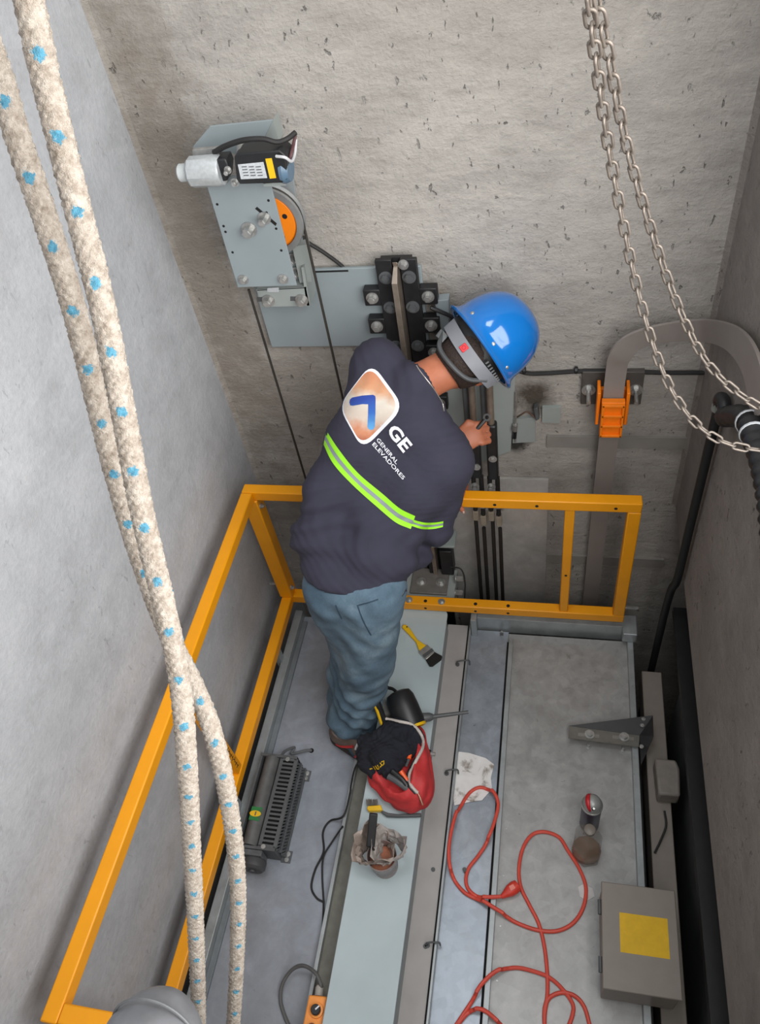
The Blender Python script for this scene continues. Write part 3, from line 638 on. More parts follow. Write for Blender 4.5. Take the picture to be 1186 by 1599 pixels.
class Field:
    def __init__(s, lo, hi, h):
        s.h = h; s.lo = np.array(lo, float); n = np.ceil((np.array(hi) - s.lo) / h).astype(int) + 1
        s.ax = [s.lo[i] + np.arange(n[i]) * h for i in range(3)]; s.F = np.full(n, .25, np.float32)
    def _sl(s, lo, hi, pad):
        sl = []
        for i in range(3):
            a = int(max(0, np.searchsorted(s.ax[i], lo[i] - pad) - 1)); b = int(min(len(s.ax[i]), np.searchsorted(s.ax[i], hi[i] + pad) + 1)); sl.append(slice(a, max(b, a)))
        g = np.meshgrid(s.ax[0][sl[0]], s.ax[1][sl[1]], s.ax[2][sl[2]], indexing='ij', sparse=True); return tuple(sl), g
    def _u(s, sl, d, k, sub=False):
        a = s.F[sl]
        if sub: d = -d; t = np.clip(.5 - .5 * (d - a) / k, 0, 1); s.F[sl] = (a * (1 - t) + d * t + k * t * (1 - t)) if False else np.maximum(a, d)
        else:
            t = np.clip(.5 + .5 * (d - a) / k, 0, 1); s.F[sl] = d * (1 - t) + a * t - k * t * (1 - t)
    def cap(s, p0, p1, r0, r1=None, k=.02, sub=False):
        r1 = r0 if r1 is None else r1; p0 = np.asarray(p0, float); p1 = np.asarray(p1, float); R_ = max(r0, r1)
        sl, (X, Y, Z) = s._sl(np.minimum(p0, p1) - R_, np.maximum(p0, p1) + R_, k + .06)
        ab = p1 - p0; L2 = max(ab @ ab, 1e-9)
        t = np.clip(((X - p0[0]) * ab[0] + (Y - p0[1]) * ab[1] + (Z - p0[2]) * ab[2]) / L2, 0, 1)
        d = np.sqrt((X - p0[0] - t * ab[0]) ** 2 + (Y - p0[1] - t * ab[1]) ** 2 + (Z - p0[2] - t * ab[2]) ** 2) - (r0 + (r1 - r0) * t)
        s._u(sl, d, k, sub); return s
    def ell(s, c, rad, R_=None, k=.02, sub=False):
        c = np.asarray(c, float); rad = np.asarray(rad, float); R_ = np.eye(3) if R_ is None else np.asarray(R_)   # columns = local axes
        m = rad.max(); sl, (X, Y, Z) = s._sl(c - m, c + m, k + .06)
        L = [(X - c[0]) * R_[0, i] + (Y - c[1]) * R_[1, i] + (Z - c[2]) * R_[2, i] for i in range(3)]
        k0 = np.sqrt(sum((L[i] / rad[i]) ** 2 for i in range(3))); k1 = np.sqrt(sum((L[i] / rad[i] ** 2) ** 2 for i in range(3))) + 1e-6
        s._u(sl, k0 * (k0 - 1) / k1, k, sub); return s
    def warp(s, fn):
        X, Y, Z = np.meshgrid(*s.ax, indexing='ij', sparse=True); s.F += fn(X, Y, Z).astype(np.float32); return s
    def cut(s, p, n):
        n = unit(n); X, Y, Z = np.meshgrid(*s.ax, indexing='ij', sparse=True)
        s.F = np.maximum(s.F, ((X - p[0]) * n[0] + (Y - p[1]) * n[1] + (Z - p[2]) * n[2]).astype(np.float32)); return s
    def mesh(s):
        s.F[0] = s.F[-1] = .1; s.F[:, 0] = s.F[:, -1] = .1; s.F[:, :, 0] = s.F[:, :, -1] = .1
        return surface_nets(s.F, s.lo, s.h)

# ------------------------------------------------------------------ ventilation fan
fan = thing('ventilation_fan', (-.93, .9, 0), 'dark grey crossflow ventilation fan with slotted grille on the left roof sheet', 'fan')
fx0, fx1, fx2, fy0, fy1, fz = -.985, -.917, -.855, .765, 1.075, .095
obj('back_plate', MB().bounds((fx0 - .008, fy0 - .015, 0), (fx0, fy1 + .01, fz)).bounds((fx0 - .008, fy0 - .012, fz), (fx2, fy0 - .002, fz + .003)).bounds((fx0 - .008, fy1, .0), (fx2, fy1 + .01, fz + .003)), DARKG, fan, bevel=.001, smooth=0)
prof = [(fx0 + .004, .02)] + [(fx0 + .034 - .03 * math.cos(t), .06 + .045 * math.sin(t)) for t in np.linspace(0, math.pi, 12)] + [(fx1 - .002, .02)]
DRUM = mat('drum_grey', sc(92, 92, 92), .5, var=.3, vscale=16)
dr = obj('drum_cover', MB().prism([(x, fy0, z) for x, z in prof], (0, fy1 - fy0, 0)), DRUM, fan)
obj('inner_core', MB().bounds((fx1 + .004, fy0 + .002, .005), (fx2 - .006, fy1 - .002, fz - .012)), HOLE, fan, smooth=0)
obj('grille_frame', MB().bounds((fx1, fy0, fz - .006), (fx1 + .012, fy1, fz)).bounds((fx2 - .010, fy0, fz - .006), (fx2, fy1, fz)).bounds((fx1, fy0 - .01, 0), (fx2, fy0 + .004, fz)).bounds((fx1, fy1 - .004, 0), (fx2, fy1 + .008, fz)), DARKG, fan, bevel=.001, smooth=0)
ns = 20; dy = (fy1 - fy0 - .01) / ns
sl0 = None
for i in range(ns + 1):
    y = fy0 + .005 + i * dy
    if sl0 is None: sl0 = obj('slat', MB().bounds((fx1 + .011, y - .0035, fz - .006), (fx2 - .009, y + .0035, fz - .0005)), DARKG, fan, smooth=0)
    else:
        c = sl0.copy(); COL.objects.link(c); c.location.y = sl0.location.y + i * dy
sg = MB(); 
for z in (fz - .004, .05, .008): sg.bounds((fx2 - .001, fy0, z - .004), (fx2 + .003 + (fz - z) * .18, fy1, z + .004))
for i in range(28):
    y = fy0 + .006 + i * (fy1 - fy0 - .012) / 27
    for za, zb in ((.012, .048), (.052, .09)):
        xx = fx2 + .001 + (fz - (za + zb) / 2) * .18
        sg.box((xx, y, (za + zb) / 2), (.003, .0042, .046), Matrix.Rotation(.45, 3, 'X'))
obj('side_grille', sg, DARKG, fan, smooth=0)
obj('motor_mount', MB().prism([(fx0 + .0, fy0 - .012, .02), (fx1 + .02, fy0 - .012, .02), (fx1 + .02, fy0 - .012, fz), (fx0, fy0 - .012, fz)], (0, -.02, 0)), DARKG, fan, bevel=.003)
obj('motor', MB().lathe((fx0 + .055, fy0 - .03, .048), (0, -1, 0), [(.038, 0), (.042, .006), (.042, .028), (.034, .036), (.012, .037), (.012, .042), (.008, .042)], 24), mat('motor_dark', sc(70, 70, 72), .5), fan)
for px, py in ((362 + 18, 1168 + 22), (449, 1186), (411, 1322)): bolt(fan, on_z(px, py, fz + .001), (0, 0, 1), .005, .004)
for y in (fy0 + .004, fy1 - .02):
    tb = obj('mounting_tab', MB().bounds((fx2, y - .02, 0), (fx2 + .034, y + .02, .004)), DARKG, fan, bevel=.001)
    bolt(tb, (fx2 + .02, y + .008, .004), (0, 0, 1), .006, .006); bolt(tb, (fx2 + .02, y - .010, .004), (0, 0, 1), .005, .005)
st = MB(); st.lathe((fx0 + .034, .865, .1052), (0, 0, 1), [(.012, 0), (.012, .0012)], 24, sx=.85, sy=1.7)
gm = mat('green_sticker', sc(42, 120, 62), .5)
sk = obj('maker_sticker', MB().bounds((fx0 + .016, .842, .1046), (fx0 + .054, .888, .1056)), gm, fan, smooth=0)
obj('sticker_badge', st, YELLOW, sk)
obj('sticker_print', MB().bounds((fx0 + .033, .858, .1064), (fx0 + .037, .872, .1068)).bounds((fx0 + .047, .85, .1058), (fx0 + .051, .882, .1060)), DARKG, sk, smooth=0)
tag(obj('fan_cable', MB().tube(catmull([V(-.93, 1.085, .06), V(-.925, 1.12, .045), V(-.90, 1.15, .02), on_z(455, 1177, .016), on_z(478, 1172, .012), on_z(486, 1172, .003)], 6), .005), mat('grey_cable', sc(96, 98, 100), .5)), 'short grey cable from the fan into a hole in the roof sheet', 'cable')
p = on_z(486, 1172, .0012); obj('cable_hole', MB().cyl(p, p - V(0, 0, .001), .009), HOLE, roof)

# ------------------------------------------------------------------ inspection switch box, bottom edge
ib = thing('inspection_box', (-.62, .28, 0), 'orange plastic inspection control box with a black rotary knob at the bottom edge', 'control box')
iz = .10
OB = mat('worn_orange_plastic', sc(238, 150, 66), .4, var=.1, vscale=40)
obj('housing', zprism([(482, 1553), (511, 1556), (500, 1640), (465, 1637)], iz, -iz + .004), OB, ib, bevel=.004)
kc = on_z(494, 1578, iz)
obj('raised_face', MB().lathe(kc, (0, 0, 1), [(.021, 0), (.020, .006), (.016, .007)], 28), OB, ib)
kn = obj('rotary_knob', MB().lathe(kc + V(0, 0, .007), (0, 0, 1), [(.0145, 0), (.0140, .010), (.012, .012)], 24), BLACK, ib)
obj('knob_pointer', MB().box(kc + V(.005, .005, .0195), (.004, .014, .001), Matrix.Rotation(-.75, 3, 'Z')), WHITE, kn, smooth=0)
pc = on_z(487, 1607, iz); obj('push_button', MB().lathe(pc, (0, 0, 1), [(.014, 0), (.014, .01), (.01, .012)], 20), mat('brown_button', sc(120, 66, 40), .5), ib)
g0 = on_z(498, 1553, .06); obj('cable_gland', MB().lathe(g0 - V(0, .004, 0), (-.1, 1, 0), [(.013, 0), (.013, .022), (.009, .028)], 14), mat('gland_grey', sc(168, 164, 158), .5), ib)
obj('cable', MB().tube(catmull([g0 + V(0, .02, 0), on_z(501, 1538, .07), on_z(492, 1519, .075), on_z(473, 1508, .06), on_z(455, 1515, .04), on_z(441, 1537, .02), on_z(438, 1562, .008), on_z(445, 1588, .006), on_z(456, 1612, .006)], 7), .006), mat('grey_flex', sc(92, 92, 92), .5), ib)
tag(obj('floor_wire', MB().tube(catmull([on_z(578, 1170, .045), on_z(556, 1195, .03), on_z(548, 1225, .03), on_z(546, 1240, .034), on_z(536, 1274, .034), on_z(515, 1282, .006), on_z(504, 1300, .004), on_z(505, 1330, .004), on_z(492, 1358, .004), on_z(486, 1385, .004), on_z(494, 1402, .004), on_z(506, 1409, .004)], 6), .0035), RUBBER), 'thin black wire curling out from under the tool bag beside the gutter', 'wire')
tag(obj('floor_wire', MB().tube(catmull([on_z(535, 1290, .034), on_z(520, 1312, .006), on_z(505, 1338, .008), on_z(503, 1370, .004), on_z(505, 1410, .004), on_z(503, 1450, .004), on_z(499, 1480, .004)], 6), .0032), RUBBER), 'thin black wire lying straight along the gutter edge toward the orange box', 'wire')

# ------------------------------------------------------------------ brushes
BZ = .122
pb = thing('paint_brush', on_z(655, 1005, BZ), 'yellow-handled paint brush with black bristles lying on the beam', 'brush')
obj('handle', zprism([(627, 979), (629, 975), (634, 975), (640, 981), (651, 998), (663, 1006), (667, 1008), (656, 1017), (653, 1013), (649, 1002), (635, 987)], BZ + .012, -.012), YELLOW, pb, bevel=.003)
obj('ferrule', zprism([(667, 1006), (678, 1019), (665, 1030), (653, 1017)], BZ + .014, -.014), STEEL, pb, bevel=.002)
obj('ferrule_band', zprism([(674, 1012), (677, 1016), (662, 1027), (659, 1023)], BZ + .0155, -.002), DARKG, pb, smooth=0)
obj('bristles', zprism([(677, 1017), (690, 1024), (688, 1029), (675, 1039), (670, 1039), (664, 1029)], BZ + .013, -.012), mat('black_bristle', sc(26, 25, 24), .9, var=.4, vscale=300), pb, bevel=.002)
hp_ = on_z(635, 979, BZ + .0123); obj('hang_hole', MB().cyl(hp_, hp_ + V(0, 0, .0004), .003), HOLE, pb)
wbz = BZ
wr = thing('wire_brush', on_z(610, 1265, wbz), 'yellow and black wire brush lying in front of the red tool bag', 'brush')
obj('handle', zprism([(596, 1265), (606, 1269), (622, 1271), (657, 1269), (657, 1274), (620, 1275), (603, 1274), (594, 1267)], wbz + .02, -.016), DARKG, wr, bevel=.003)
obj('head', zprism([(572, 1262), (575, 1266), (597, 1265), (594, 1256), (589, 1257), (574, 1258)], wbz + .024, -.02), YELLOW, wr, bevel=.003)
wv = MB()
for i in range(9):
    for j in range(3):
        a = on_z(573 + i * 2.0, 1258 - j * .4, wbz + .012 + .004 * j); e = on_z(571.5 + i * 2.1 + random.uniform(-1, 1), 1249 - random.random() * 2, wbz + .010 + .004 * j); wv.cyl(a, e, .0012, .0009, n=5)
obj('wire_bristles', wv, mat('bristle_wire', sc(128, 118, 108), .5, .4), wr)

# ------------------------------------------------------------------ tool bag
bz = .122
tb = thing('tool_bag', on_z(615, 1200, bz), 'open red tool bag with pale zipper stuffed with a black shirt on the beam', 'bag')
pts = lambda L, z: [on_z(a, b, z) for a, b in L]
c = on_z(615, 1196, bz)
lo = c + V(-.22, -.26, -.01); hi = c + V(.20, .24, .22)
F = Field(lo, hi, .006)
outline = [(615, 1158, .045), (640, 1150, .05), (642, 1185, .066), (645, 1222, .066), (642, 1240, .05), (612, 1225, .05), (592, 1208, .042), (600, 1180, .05)]
for a, b, r in outline:
    q = on_z(a, b, bz + r * .95); F.cap(q, q + V(0, 0, .012), r, r * .85, k=.05)
q0 = on_z(622, 1170, bz + .06); q1 = on_z(637, 1228, bz + .05); F.cap(q0, q1, .07, .055, k=.05)
F.warp(lambda X, Y, Z: .0035 * np.sin(55 * X + 30 * Y + 8 * np.sin(20 * Z)) * np.sin(40 * Z - 25 * Y) + .002 * np.sin(120 * X - 60 * Z))
F.cut(V(0, 0, bz + .002), V(0, 0, -1))
qa = on_z(628, 1140, bz + .14); qb = on_z(618, 1215, bz + .135); 
F.cap(qa, qb, .062, .048, k=.01, sub=True); F.cap(on_z(595, 1165, bz + .15), on_z(600, 1210, bz + .13), .055, .045, k=.01, sub=True)
vv, ff = F.mesh(); bag = obj('bag_body', (vv, ff), RED, tb, smooth=180)
bvh = BVHTree.FromPolygons([Vector(p) for p in vv], ff.tolist())
def drape(px, py, bvh_, off=.002, dflt=2.4):
    d = Vector(ray(px, py)); h_ = bvh_.ray_cast(Vector(CAM), d)
    if h_[0] is None: return None
    return np.array(h_[0]) - np.array(d) * off
clo = thing('black_shirt', on_z(608, 1170, bz + .05), 'crumpled black shirt with yellow letters stuffed into the red bag', 'shirt')
c = on_z(605, 1165, bz + .1); F = Field(c + V(-.17, -.18, -.12), c + V(.16, .16, .14), .005)
for a, b, z, r in ((628, 1140, .10, .040), (645, 1150, .10, .036), (612, 1138, .10, .036), (600, 1155, .115, .046), (583, 1168, .10, .046), (578, 1190, .085, .042), (600, 1180, .125, .050), (622, 1170, .115, .048), (640, 1168, .10, .036), (610, 1198, .10, .040), (590, 1205, .06, .034), (572, 1160, .09, .034), (572, 1180, .07, .036)):
    F.ell(on_z(a, b, bz + z), (r, r, r * .8), k=.018)
F.warp(lambda X, Y, Z: .0045 * np.sin(70 * X + 22 * np.sin(18 * Y) + 30 * Z) * np.cos(50 * Y + 12 * np.sin(30 * X)) + .002 * np.sin(150 * Y + 60 * X))
vv, ff = F.mesh(); CLOTH = mat('black_cotton', sc(27, 29, 38), .95, var=.2, vscale=20, bump=.2, bscale=500)
obj('cloth', (vv, ff), CLOTH, clo, smooth=180)
bvc = BVHTree.FromPolygons([Vector(p) for p in vv], ff.tolist())
let = [[(577, 1201), (581, 1200)], [(583, 1197), (586, 1202)], [(586, 1196), (589, 1201)], [(589, 1195), (592, 1200), (590, 1201)], [(593, 1191), (596, 1195), (593, 1198)], [(595, 1190), (599, 1188), (599, 1193), (597, 1195)]]
lt = MB()
for L in let:
    P3 = [drape(a, b, bvc, .0015) for a, b in L]
    if all(p is not None for p in P3): lt.tube(P3, .0018, 6)
if lt.v: obj('yellow_letters', lt, YELLOW, clo)
zl = [(597, 1122), (606, 1123), (625, 1127), (640, 1130), (652, 1139), (660, 1153), (660, 1167), (653, 1181), (645, 1196), (639, 1209), (639, 1222), (645, 1231), (652, 1238)]
zp = []
for q in catmull([V(*z_, 0) for z_ in zl], 3):
    hs = [d_ for d_ in (drape(q[0], q[1], bvh, .004), drape(q[0], q[1], bvc, .004)) if d_ is not None]; zp.append(min(hs, key=lambda p: np.linalg.norm(p - CAM)) if hs else on_z(q[0], q[1], bz + .12))
zp = [zp[0]] + [(zp[i - 1] + zp[i] * 2 + zp[i + 1]) / 4 for i in range(1, len(zp) - 1)] + [zp[-1]]
obj('zipper', MB().tube(zp, .0052, 8), mat('pale_zipper', sc(196, 188, 182), .6, var=.12, vscale=200), tb)
obj('zip_pull', MB().tube([zp[-1], zp[-1] + V(.008, -.012, -.004), zp[-1] + V(.018, -.03, -.02)], .003, 6), mat('brass_pull', sc(150, 110, 90), .4, .4), tb)
obj('bag_lining', MB().tube([p + V(-.007, -.001, -.004) for p in zp], .005, 8), BLACK, tb)
def cap_tool(name, label, cat, parts):
    t = thing(name, parts[0][1][0], label, cat)
    for nm, pp, r, m_ in parts: obj(nm, MB().tube(catmull(pp, 5) if len(pp) > 2 else pp, r, 10), m_, t)
    return t
ORH = mat('orange_grip', sc(240, 96, 40), .45)
cap_tool('pliers', 'orange-gripped pliers tucked between the shirt and zipper', 'pliers', [('grip', [on_z(641, 1172, bz + .12), on_z(638, 1185, bz + .12)], .007, ORH), ('handle', [on_z(638, 1185, bz + .118), on_z(634, 1196, bz + .10)], .005, DARKG)])
cap_tool('screwdriver', 'orange-handled tool lying lower in the open mouth of the bag', 'screwdriver', [('grip', [on_z(625, 1204, bz + .13), on_z(635, 1219, bz + .115)], .008, ORH), ('shaft', [on_z(635, 1219, bz + .115), on_z(641, 1228, bz + .10)], .004, STEEL)])
cap_tool('wrench_handle', 'black handled tool resting along the front mouth of the bag', 'tool', [('grip', [on_z(606, 1212, bz + .128), on_z(622, 1222, bz + .125), on_z(640, 1236, bz + .105)], .010, DARKG), ('tip', [on_z(640, 1236, bz + .105), on_z(648, 1240, bz + .095)], .005, STEEL)])
cap_tool('cable_cutter', 'second black handle beside the orange one in the bag mouth', 'tool', [('grip', [on_z(612, 1204, bz + .135), on_z(626, 1216, bz + .13), on_z(634, 1226, bz + .12)], .009, BLACK), ('tip', [on_z(634, 1226, bz + .12), on_z(640, 1232, bz + .11)], .004, STEEL)])
# hammer / trowel handle upright against the trouser leg
hm = thing('hammer', on_z(596, 1128, bz + .08), 'yellow and black hammer handle sticking out of the bag toward the worker\'s leg', 'hammer')
h0, h1 = on_z(581, 1084, bz + .20), on_z(600, 1130, bz + .10)
obj('grip', MB().tube(catmull([h0, (h0 + h1) / 2 + V(.004, 0, .004), h1], 6), [.012] + [.0135] * 5 + [.012] * 6 + [.011], 12), BLACK, hm)
sd = unit(np.cross(h1 - h0, ray(590, 1105))); sd = -sd if sd[0] > 0 else sd
obj('yellow_inlay', MB().tube(catmull([h0 + sd * .007 + V(0, 0, .003), (h0 + h1) / 2 + sd * .007 + V(.004, 0, .008), h1 + sd * .007 + V(0, 0, .003)], 6), .0085, 10), YELLOW, hm)
obj('shank', MB().cyl(h1, on_z(596, 1142, bz + .06), .006, n=8), STEEL, hm)
# foam gun / torch: black can with nozzle
tg = thing('foam_gun', on_z(628, 1100, bz), 'black canister gun with yellow ring and long thin nozzle standing behind the bag', 'tool')
k0, k1 = on_z(643, 1136, bz + .06), on_z(620, 1080, bz + .11); ax = unit(k1 - k0); L = np.linalg.norm(k1 - k0)
obj('canister', MB().lathe(k0, ax, [(.040, 0), (.050, .004), (.053, .02), (.053, L * .55), (.051, L * .8), (.043, L * .95), (.026, L)], 28), mat('matte_black', sc(33, 34, 36), .42, var=.1), tg)
obj('ring', MB().lathe(k0 - ax * .006, ax, [(.042, 0), (.051, .0), (.052, .009), (.042, .009)], 28, ring=True), YELLOW, tg)
obj('inner_hose', MB().tube(catmull([on_z(600, 1070, bz + .09), on_z(606, 1074, bz + .10), on_z(613, 1076, bz + .11), on_z(620, 1082, bz + .12)], 5), .006), RUBBER, tg)
nz = on_z(650, 1122, bz + .055); n1 = on_z(676, 1119, bz + .05); n2 = on_z(731, 1112, bz + .045)
obj('nozzle', MB().lathe(nz, n1 - nz, [(.016, 0), (.018, .01), (.015, np.linalg.norm(n1 - nz) * .8), (.010, np.linalg.norm(n1 - nz))], 14), DARKG, tg)
obj('nozzle_tube', MB().cyl(n1, n2, .0075, .006, n=12), DARKG, tg)
tag(obj('steel_jar', MB().lathe(on_z(605, 1120, bz), (0, 0, 1), [(.02, 0), (.028, .01), (.030, .06), (.026, .07)], 20), mat('pale_tin', sc(150, 152, 146), .3, .5)), 'pale tin pot half hidden behind the black canister gun', 'tin')
# plug-like bit behind the bag
bt = thing('socket_bit', on_z(670, 1180, bz), 'small black socket bit with steel tip beside the red side of the bag', 'tool')
obj('socket', MB().lathe(on_z(664, 1175, bz + .012), on_z(672, 1177, bz + .012) - on_z(664, 1175, bz + .012), [(.008, 0), (.013, .012), (.013, .018)], 14), BLACK, bt)
obj('tip', MB().cyl(on_z(672, 1177, bz + .012), on_z(679, 1178, bz + .012), .007, n=10), STEEL, bt)

# ------------------------------------------------------------------ plastic cup in a crumpled bag with a spatula
cp = thing('plastic_cup', on_z(604, 1360, .122), 'cloudy plastic cup wrapped in a crumpled brown plastic bag on the beam', 'cup')
def film(name, col, rough, alpha):
    N_ = NT(name); N_.b.inputs['Roughness'].default_value = rough; N_.b.inputs['Base Color'].default_value = (*col, 1); N_.b.inputs['Alpha'].default_value = alpha
    N_.b.inputs['Specular IOR Level'].default_value = .6
    N_.l(N_.ramp(N_.noise(30, 4), [(.3, tuple(c_ * .85 for c_ in col)), (.7, col)]), N_.b.inputs['Base Color']); return N_.m
FILM = film('brown_film', sc(172, 156, 146), .35, .9); FILM2 = film('cloudy_film', sc(190, 182, 177), .25, .8)
cc = on_z(602, 1352, .122)
obj('cup_wall', MB().lathe(cc, (0, 0, 1), [(.030, 0), (.040, .002), (.041, .02), (.040, .024), (.042, .03), (.041, .036), (.044, .042), (.047, .10), (.045, .10), (.040, .01), (.030, .004)], 26), film('cup_film', sc(160, 144, 142), .25, .8), cp)
obj('cup_contents', MB().lathe(cc, (0, 0, 1), [(.036, .004), (.041, .06), (.02, .064)], 20), mat('orange_contents', sc(176, 112, 84), .6, var=.3), cp)
def crumple(ctr, rad, n=26, rings=9, seed=1, open_=True, mbx=None):
    rnd = random.Random(seed); mb = MB(); vs_ = []
    for k in range(rings):
        t = k / (rings - 1)
        for i in range(n):
            a = 2 * math.pi * i / n; ff_ = 1 + .16 * math.sin(3 * a + seed) + .10 * math.sin(7 * a + 2 * t * 5 + seed) + rnd.uniform(-.07, .07)
            vs_.append(ctr + V(rad[0] * math.cos(a) * (.72 + .45 * t) * ff_, rad[1] * math.sin(a) * (.72 + .45 * t) * ff_, rad[2] * t + (rnd.uniform(-.25, .25) * rad[2] * t * .5 + rad[2] * .3 * t * math.sin(2 * a + seed))))
    return mb.add(vs_, [(k * n + i, k * n + (i + 1) % n, (k + 1) * n + (i + 1) % n, (k + 1) * n + i) for k in range(rings - 1) for i in range(n)])
obj('bag_film', crumple(cc + V(-.022, .018, .05), (.056, .052, .085), seed=3), FILM, cp, smooth=25, solid=.0008)
obj('bag_film', crumple(cc + V(.022, .022, .07), (.046, .046, .075), seed=8, n=18), FILM2, cp, smooth=0, solid=.0008)
sp = thing('spatula', cc + V(-.03, .03, .1), 'black plastic spatula handle standing in the wrapped plastic cup', 'spatula')
s0, s1 = on_z(583, 1270, .33), on_z(578, 1322, .27); sdir = unit(s1 - s0); sw = unit(np.cross(sdir, ray(580, 1300)))
sn = np.cross(sdir, sw)
obj('blade', MB().box((s0 + s1) / 2, (.026, np.linalg.norm(s1 - s0), .012), np.array([sw, sdir, sn]).T), BLACK, sp, bevel=.003)
obj('stem', MB().cyl(s1, cc + V(-.012, .006, .05), .006, n=10), BLACK, sp)

# ------------------------------------------------------------------ things on the right sheets
pg = zprism([(716, 1174), (732, 1176), (758, 1184), (771, 1194), (766, 1215), (768, 1232), (752, 1250), (735, 1252), (709, 1258), (706, 1230), (710, 1205)], .004, .0015)
N_ = NT('stained_white_cloth'); N_.b.inputs['Roughness'].default_value = .9
N_.l(N_.ramp(N_.noise(16, 5, .6, .5), [(.36, sc(150, 140, 130)), (.46, sc(226, 224, 222)), (.7, sc(236, 235, 234))]), N_.b.inputs['Base Color']); N_.bump(N_.noise(25, 4), .5, .006)
wcloth = obj('paper_sheet', pg, N_.m, smooth=0); tag(wcloth, 'torn white paper sheet with brown stains lying on the roof beside the seam', 'paper')
def z8(x, y): return (660 + x / 2.824, 1180 + y / 2.824)
def cordz(p):
    x = p[0]; z = .008
    if -.165 < x < -.10: z = .034
    if -.315 < x < -.275: z = .042
    return z
def floor_path(L, lift=None):
    out = []
    for i, (a, b) in enumerate(L):
        p = on_z(a, b, .008); out.append(V(p[0], p[1], .008))
    P = catmull(out, 8)
    zz = np.array([cordz(p) for p in P]); zz = np.convolve(np.pad(zz, 3, mode='edge'), np.ones(7) / 7, 'valid')
    return [V(p[0], p[1], max(z, cordz(p) - .0)) for p, z in zip(P, zz)]
ec = thing('extension_cord', on_z(820, 1440, .0), 'orange-red extension cord with plug looping over the galvanised roof sheets', 'cord')
main = [(345, 632), (270, 632), (215, 605), (190, 560), (200, 500), (245, 440), (290, 370), (320, 290), (332, 220), (305, 165), (255, 140), (205, 165), (160, 240), (130, 340), (117, 440), (130, 530), (180, 600), (250, 640), (330, 690), (420, 740), (510, 770), (595, 772), (665, 735), (708, 665), (718, 580), (690, 500), (640, 420), (600, 360), (535, 336), (480, 350), (440, 410), (423, 500), (432, 580), (470, 660), (510, 740), (535, 840), (548, 960), (548, 1060), (536, 1120), (536, 1183), (545, 1240)]
obj('cord', MB().tube(floor_path([z8(*q) for q in main]), .006, 10), CORD, ec)
obj('cord', MB().tube(floor_path([z8(*q) for q in [(120, 1230), (165, 1160), (215, 1085), (265, 1010), (330, 955), (405, 935), (485, 950), (560, 980), (620, 1035), (660, 1095), (660, 1140), (640, 1200)]]), .006, 10), CORD, ec)
obj('cord', MB().tube(floor_path([z8(*q) for q in [(536, 1230), (538, 1130), (556, 1070), (610, 1045), (670, 1060), (712, 1110), (738, 1200)]]), .006, 10), CORD, ec)
obj('cord', MB().tube(floor_path([z8(*q) for q in [(150, 1190), (205, 1130), (270, 1130), (345, 1190)]]), .006, 10), CORD, ec)
e0 = on_z(782, 1401, .024); e1 = on_z(808, 1382, .024)
plg = obj('plug', MB().lathe(e0, e1 - e0, [(.006, 0), (.010, .012), (.019, .035), (.020, .052), (.017, np.linalg.norm(e1 - e0))], 14, sx=1, sy=1), mat('red_plug', sc(214, 66, 52), .4), ec)
obj('plug_face', MB().box(e0 + (e1 - e0) * .66 + V(0, 0, .0195), (.016, .014, .0015), Matrix.Rotation(.6, 3, 'Z')), mat('plug_print', sc(226, 130, 116), .5), plg, smooth=0)
# spray can
scn = thing('spray_can', on_z(915, 1282, .0) , 'spray can with red and silver domed cap standing on the roof', 'spray can')
sb = on_z(925, 1251, .20); sb0 = V(sb[0], sb[1], .003)
obj('can_body', MB().lathe(sb0, (0, 0, 1), [(.029, 0), (.031, .003), (.031, .155), (.030, .16)], 28), mat('purple_black_can', sc(52, 46, 66), .35, .2), scn)
obj('collar', MB().lathe(sb0 + V(0, 0, .16), (0, 0, 1), [(.032, 0), (.0335, .002), (.0335, .008), (.031, .010)], 28), STEEL, scn)
cap = obj('cap', MB().lathe(sb0 + V(0, 0, .170), (0, 0, 1), [(.031, 0), (.0305, .008), (.026, .022), (.017, .031), (.006, .034)], 28), mat('silver_cap', sc(150, 152, 150), .35, .2), scn)
mb = MB(); A_ = []; B_ = []
for t in np.linspace(-1.2, 1.25, 14):
    rr_, zz_ = .0315 * math.cos(t * .95), .170 + .034 * math.cos(t) ** .9 if math.cos(t) > 0 else .17
    yv = .031 * math.sin(t); A_.append(sb0 + V(-.020 * math.cos(t) - .003, yv, .1715 + .030 * math.cos(t))); B_.append(sb0 + V(-.008 * math.cos(t) - .001, yv, .1725 + .0335 * math.cos(t)))
obj('red_stripe', MB().strip(A_, B_), mat('red_cap_stripe', sc(190, 40, 48), .35), cap, solid=.001)
obj('nozzle_recess', MB().box(sb0 + V(.002, -.019, .193), (.011, .016, .010)), BLACK, cap, bevel=.003)
obj('nozzle', MB().cyl(sb0 + V(.003, -.020, .19), sb0 + V(.003, -.025, .201), .0035, n=10), STEEL, cap)
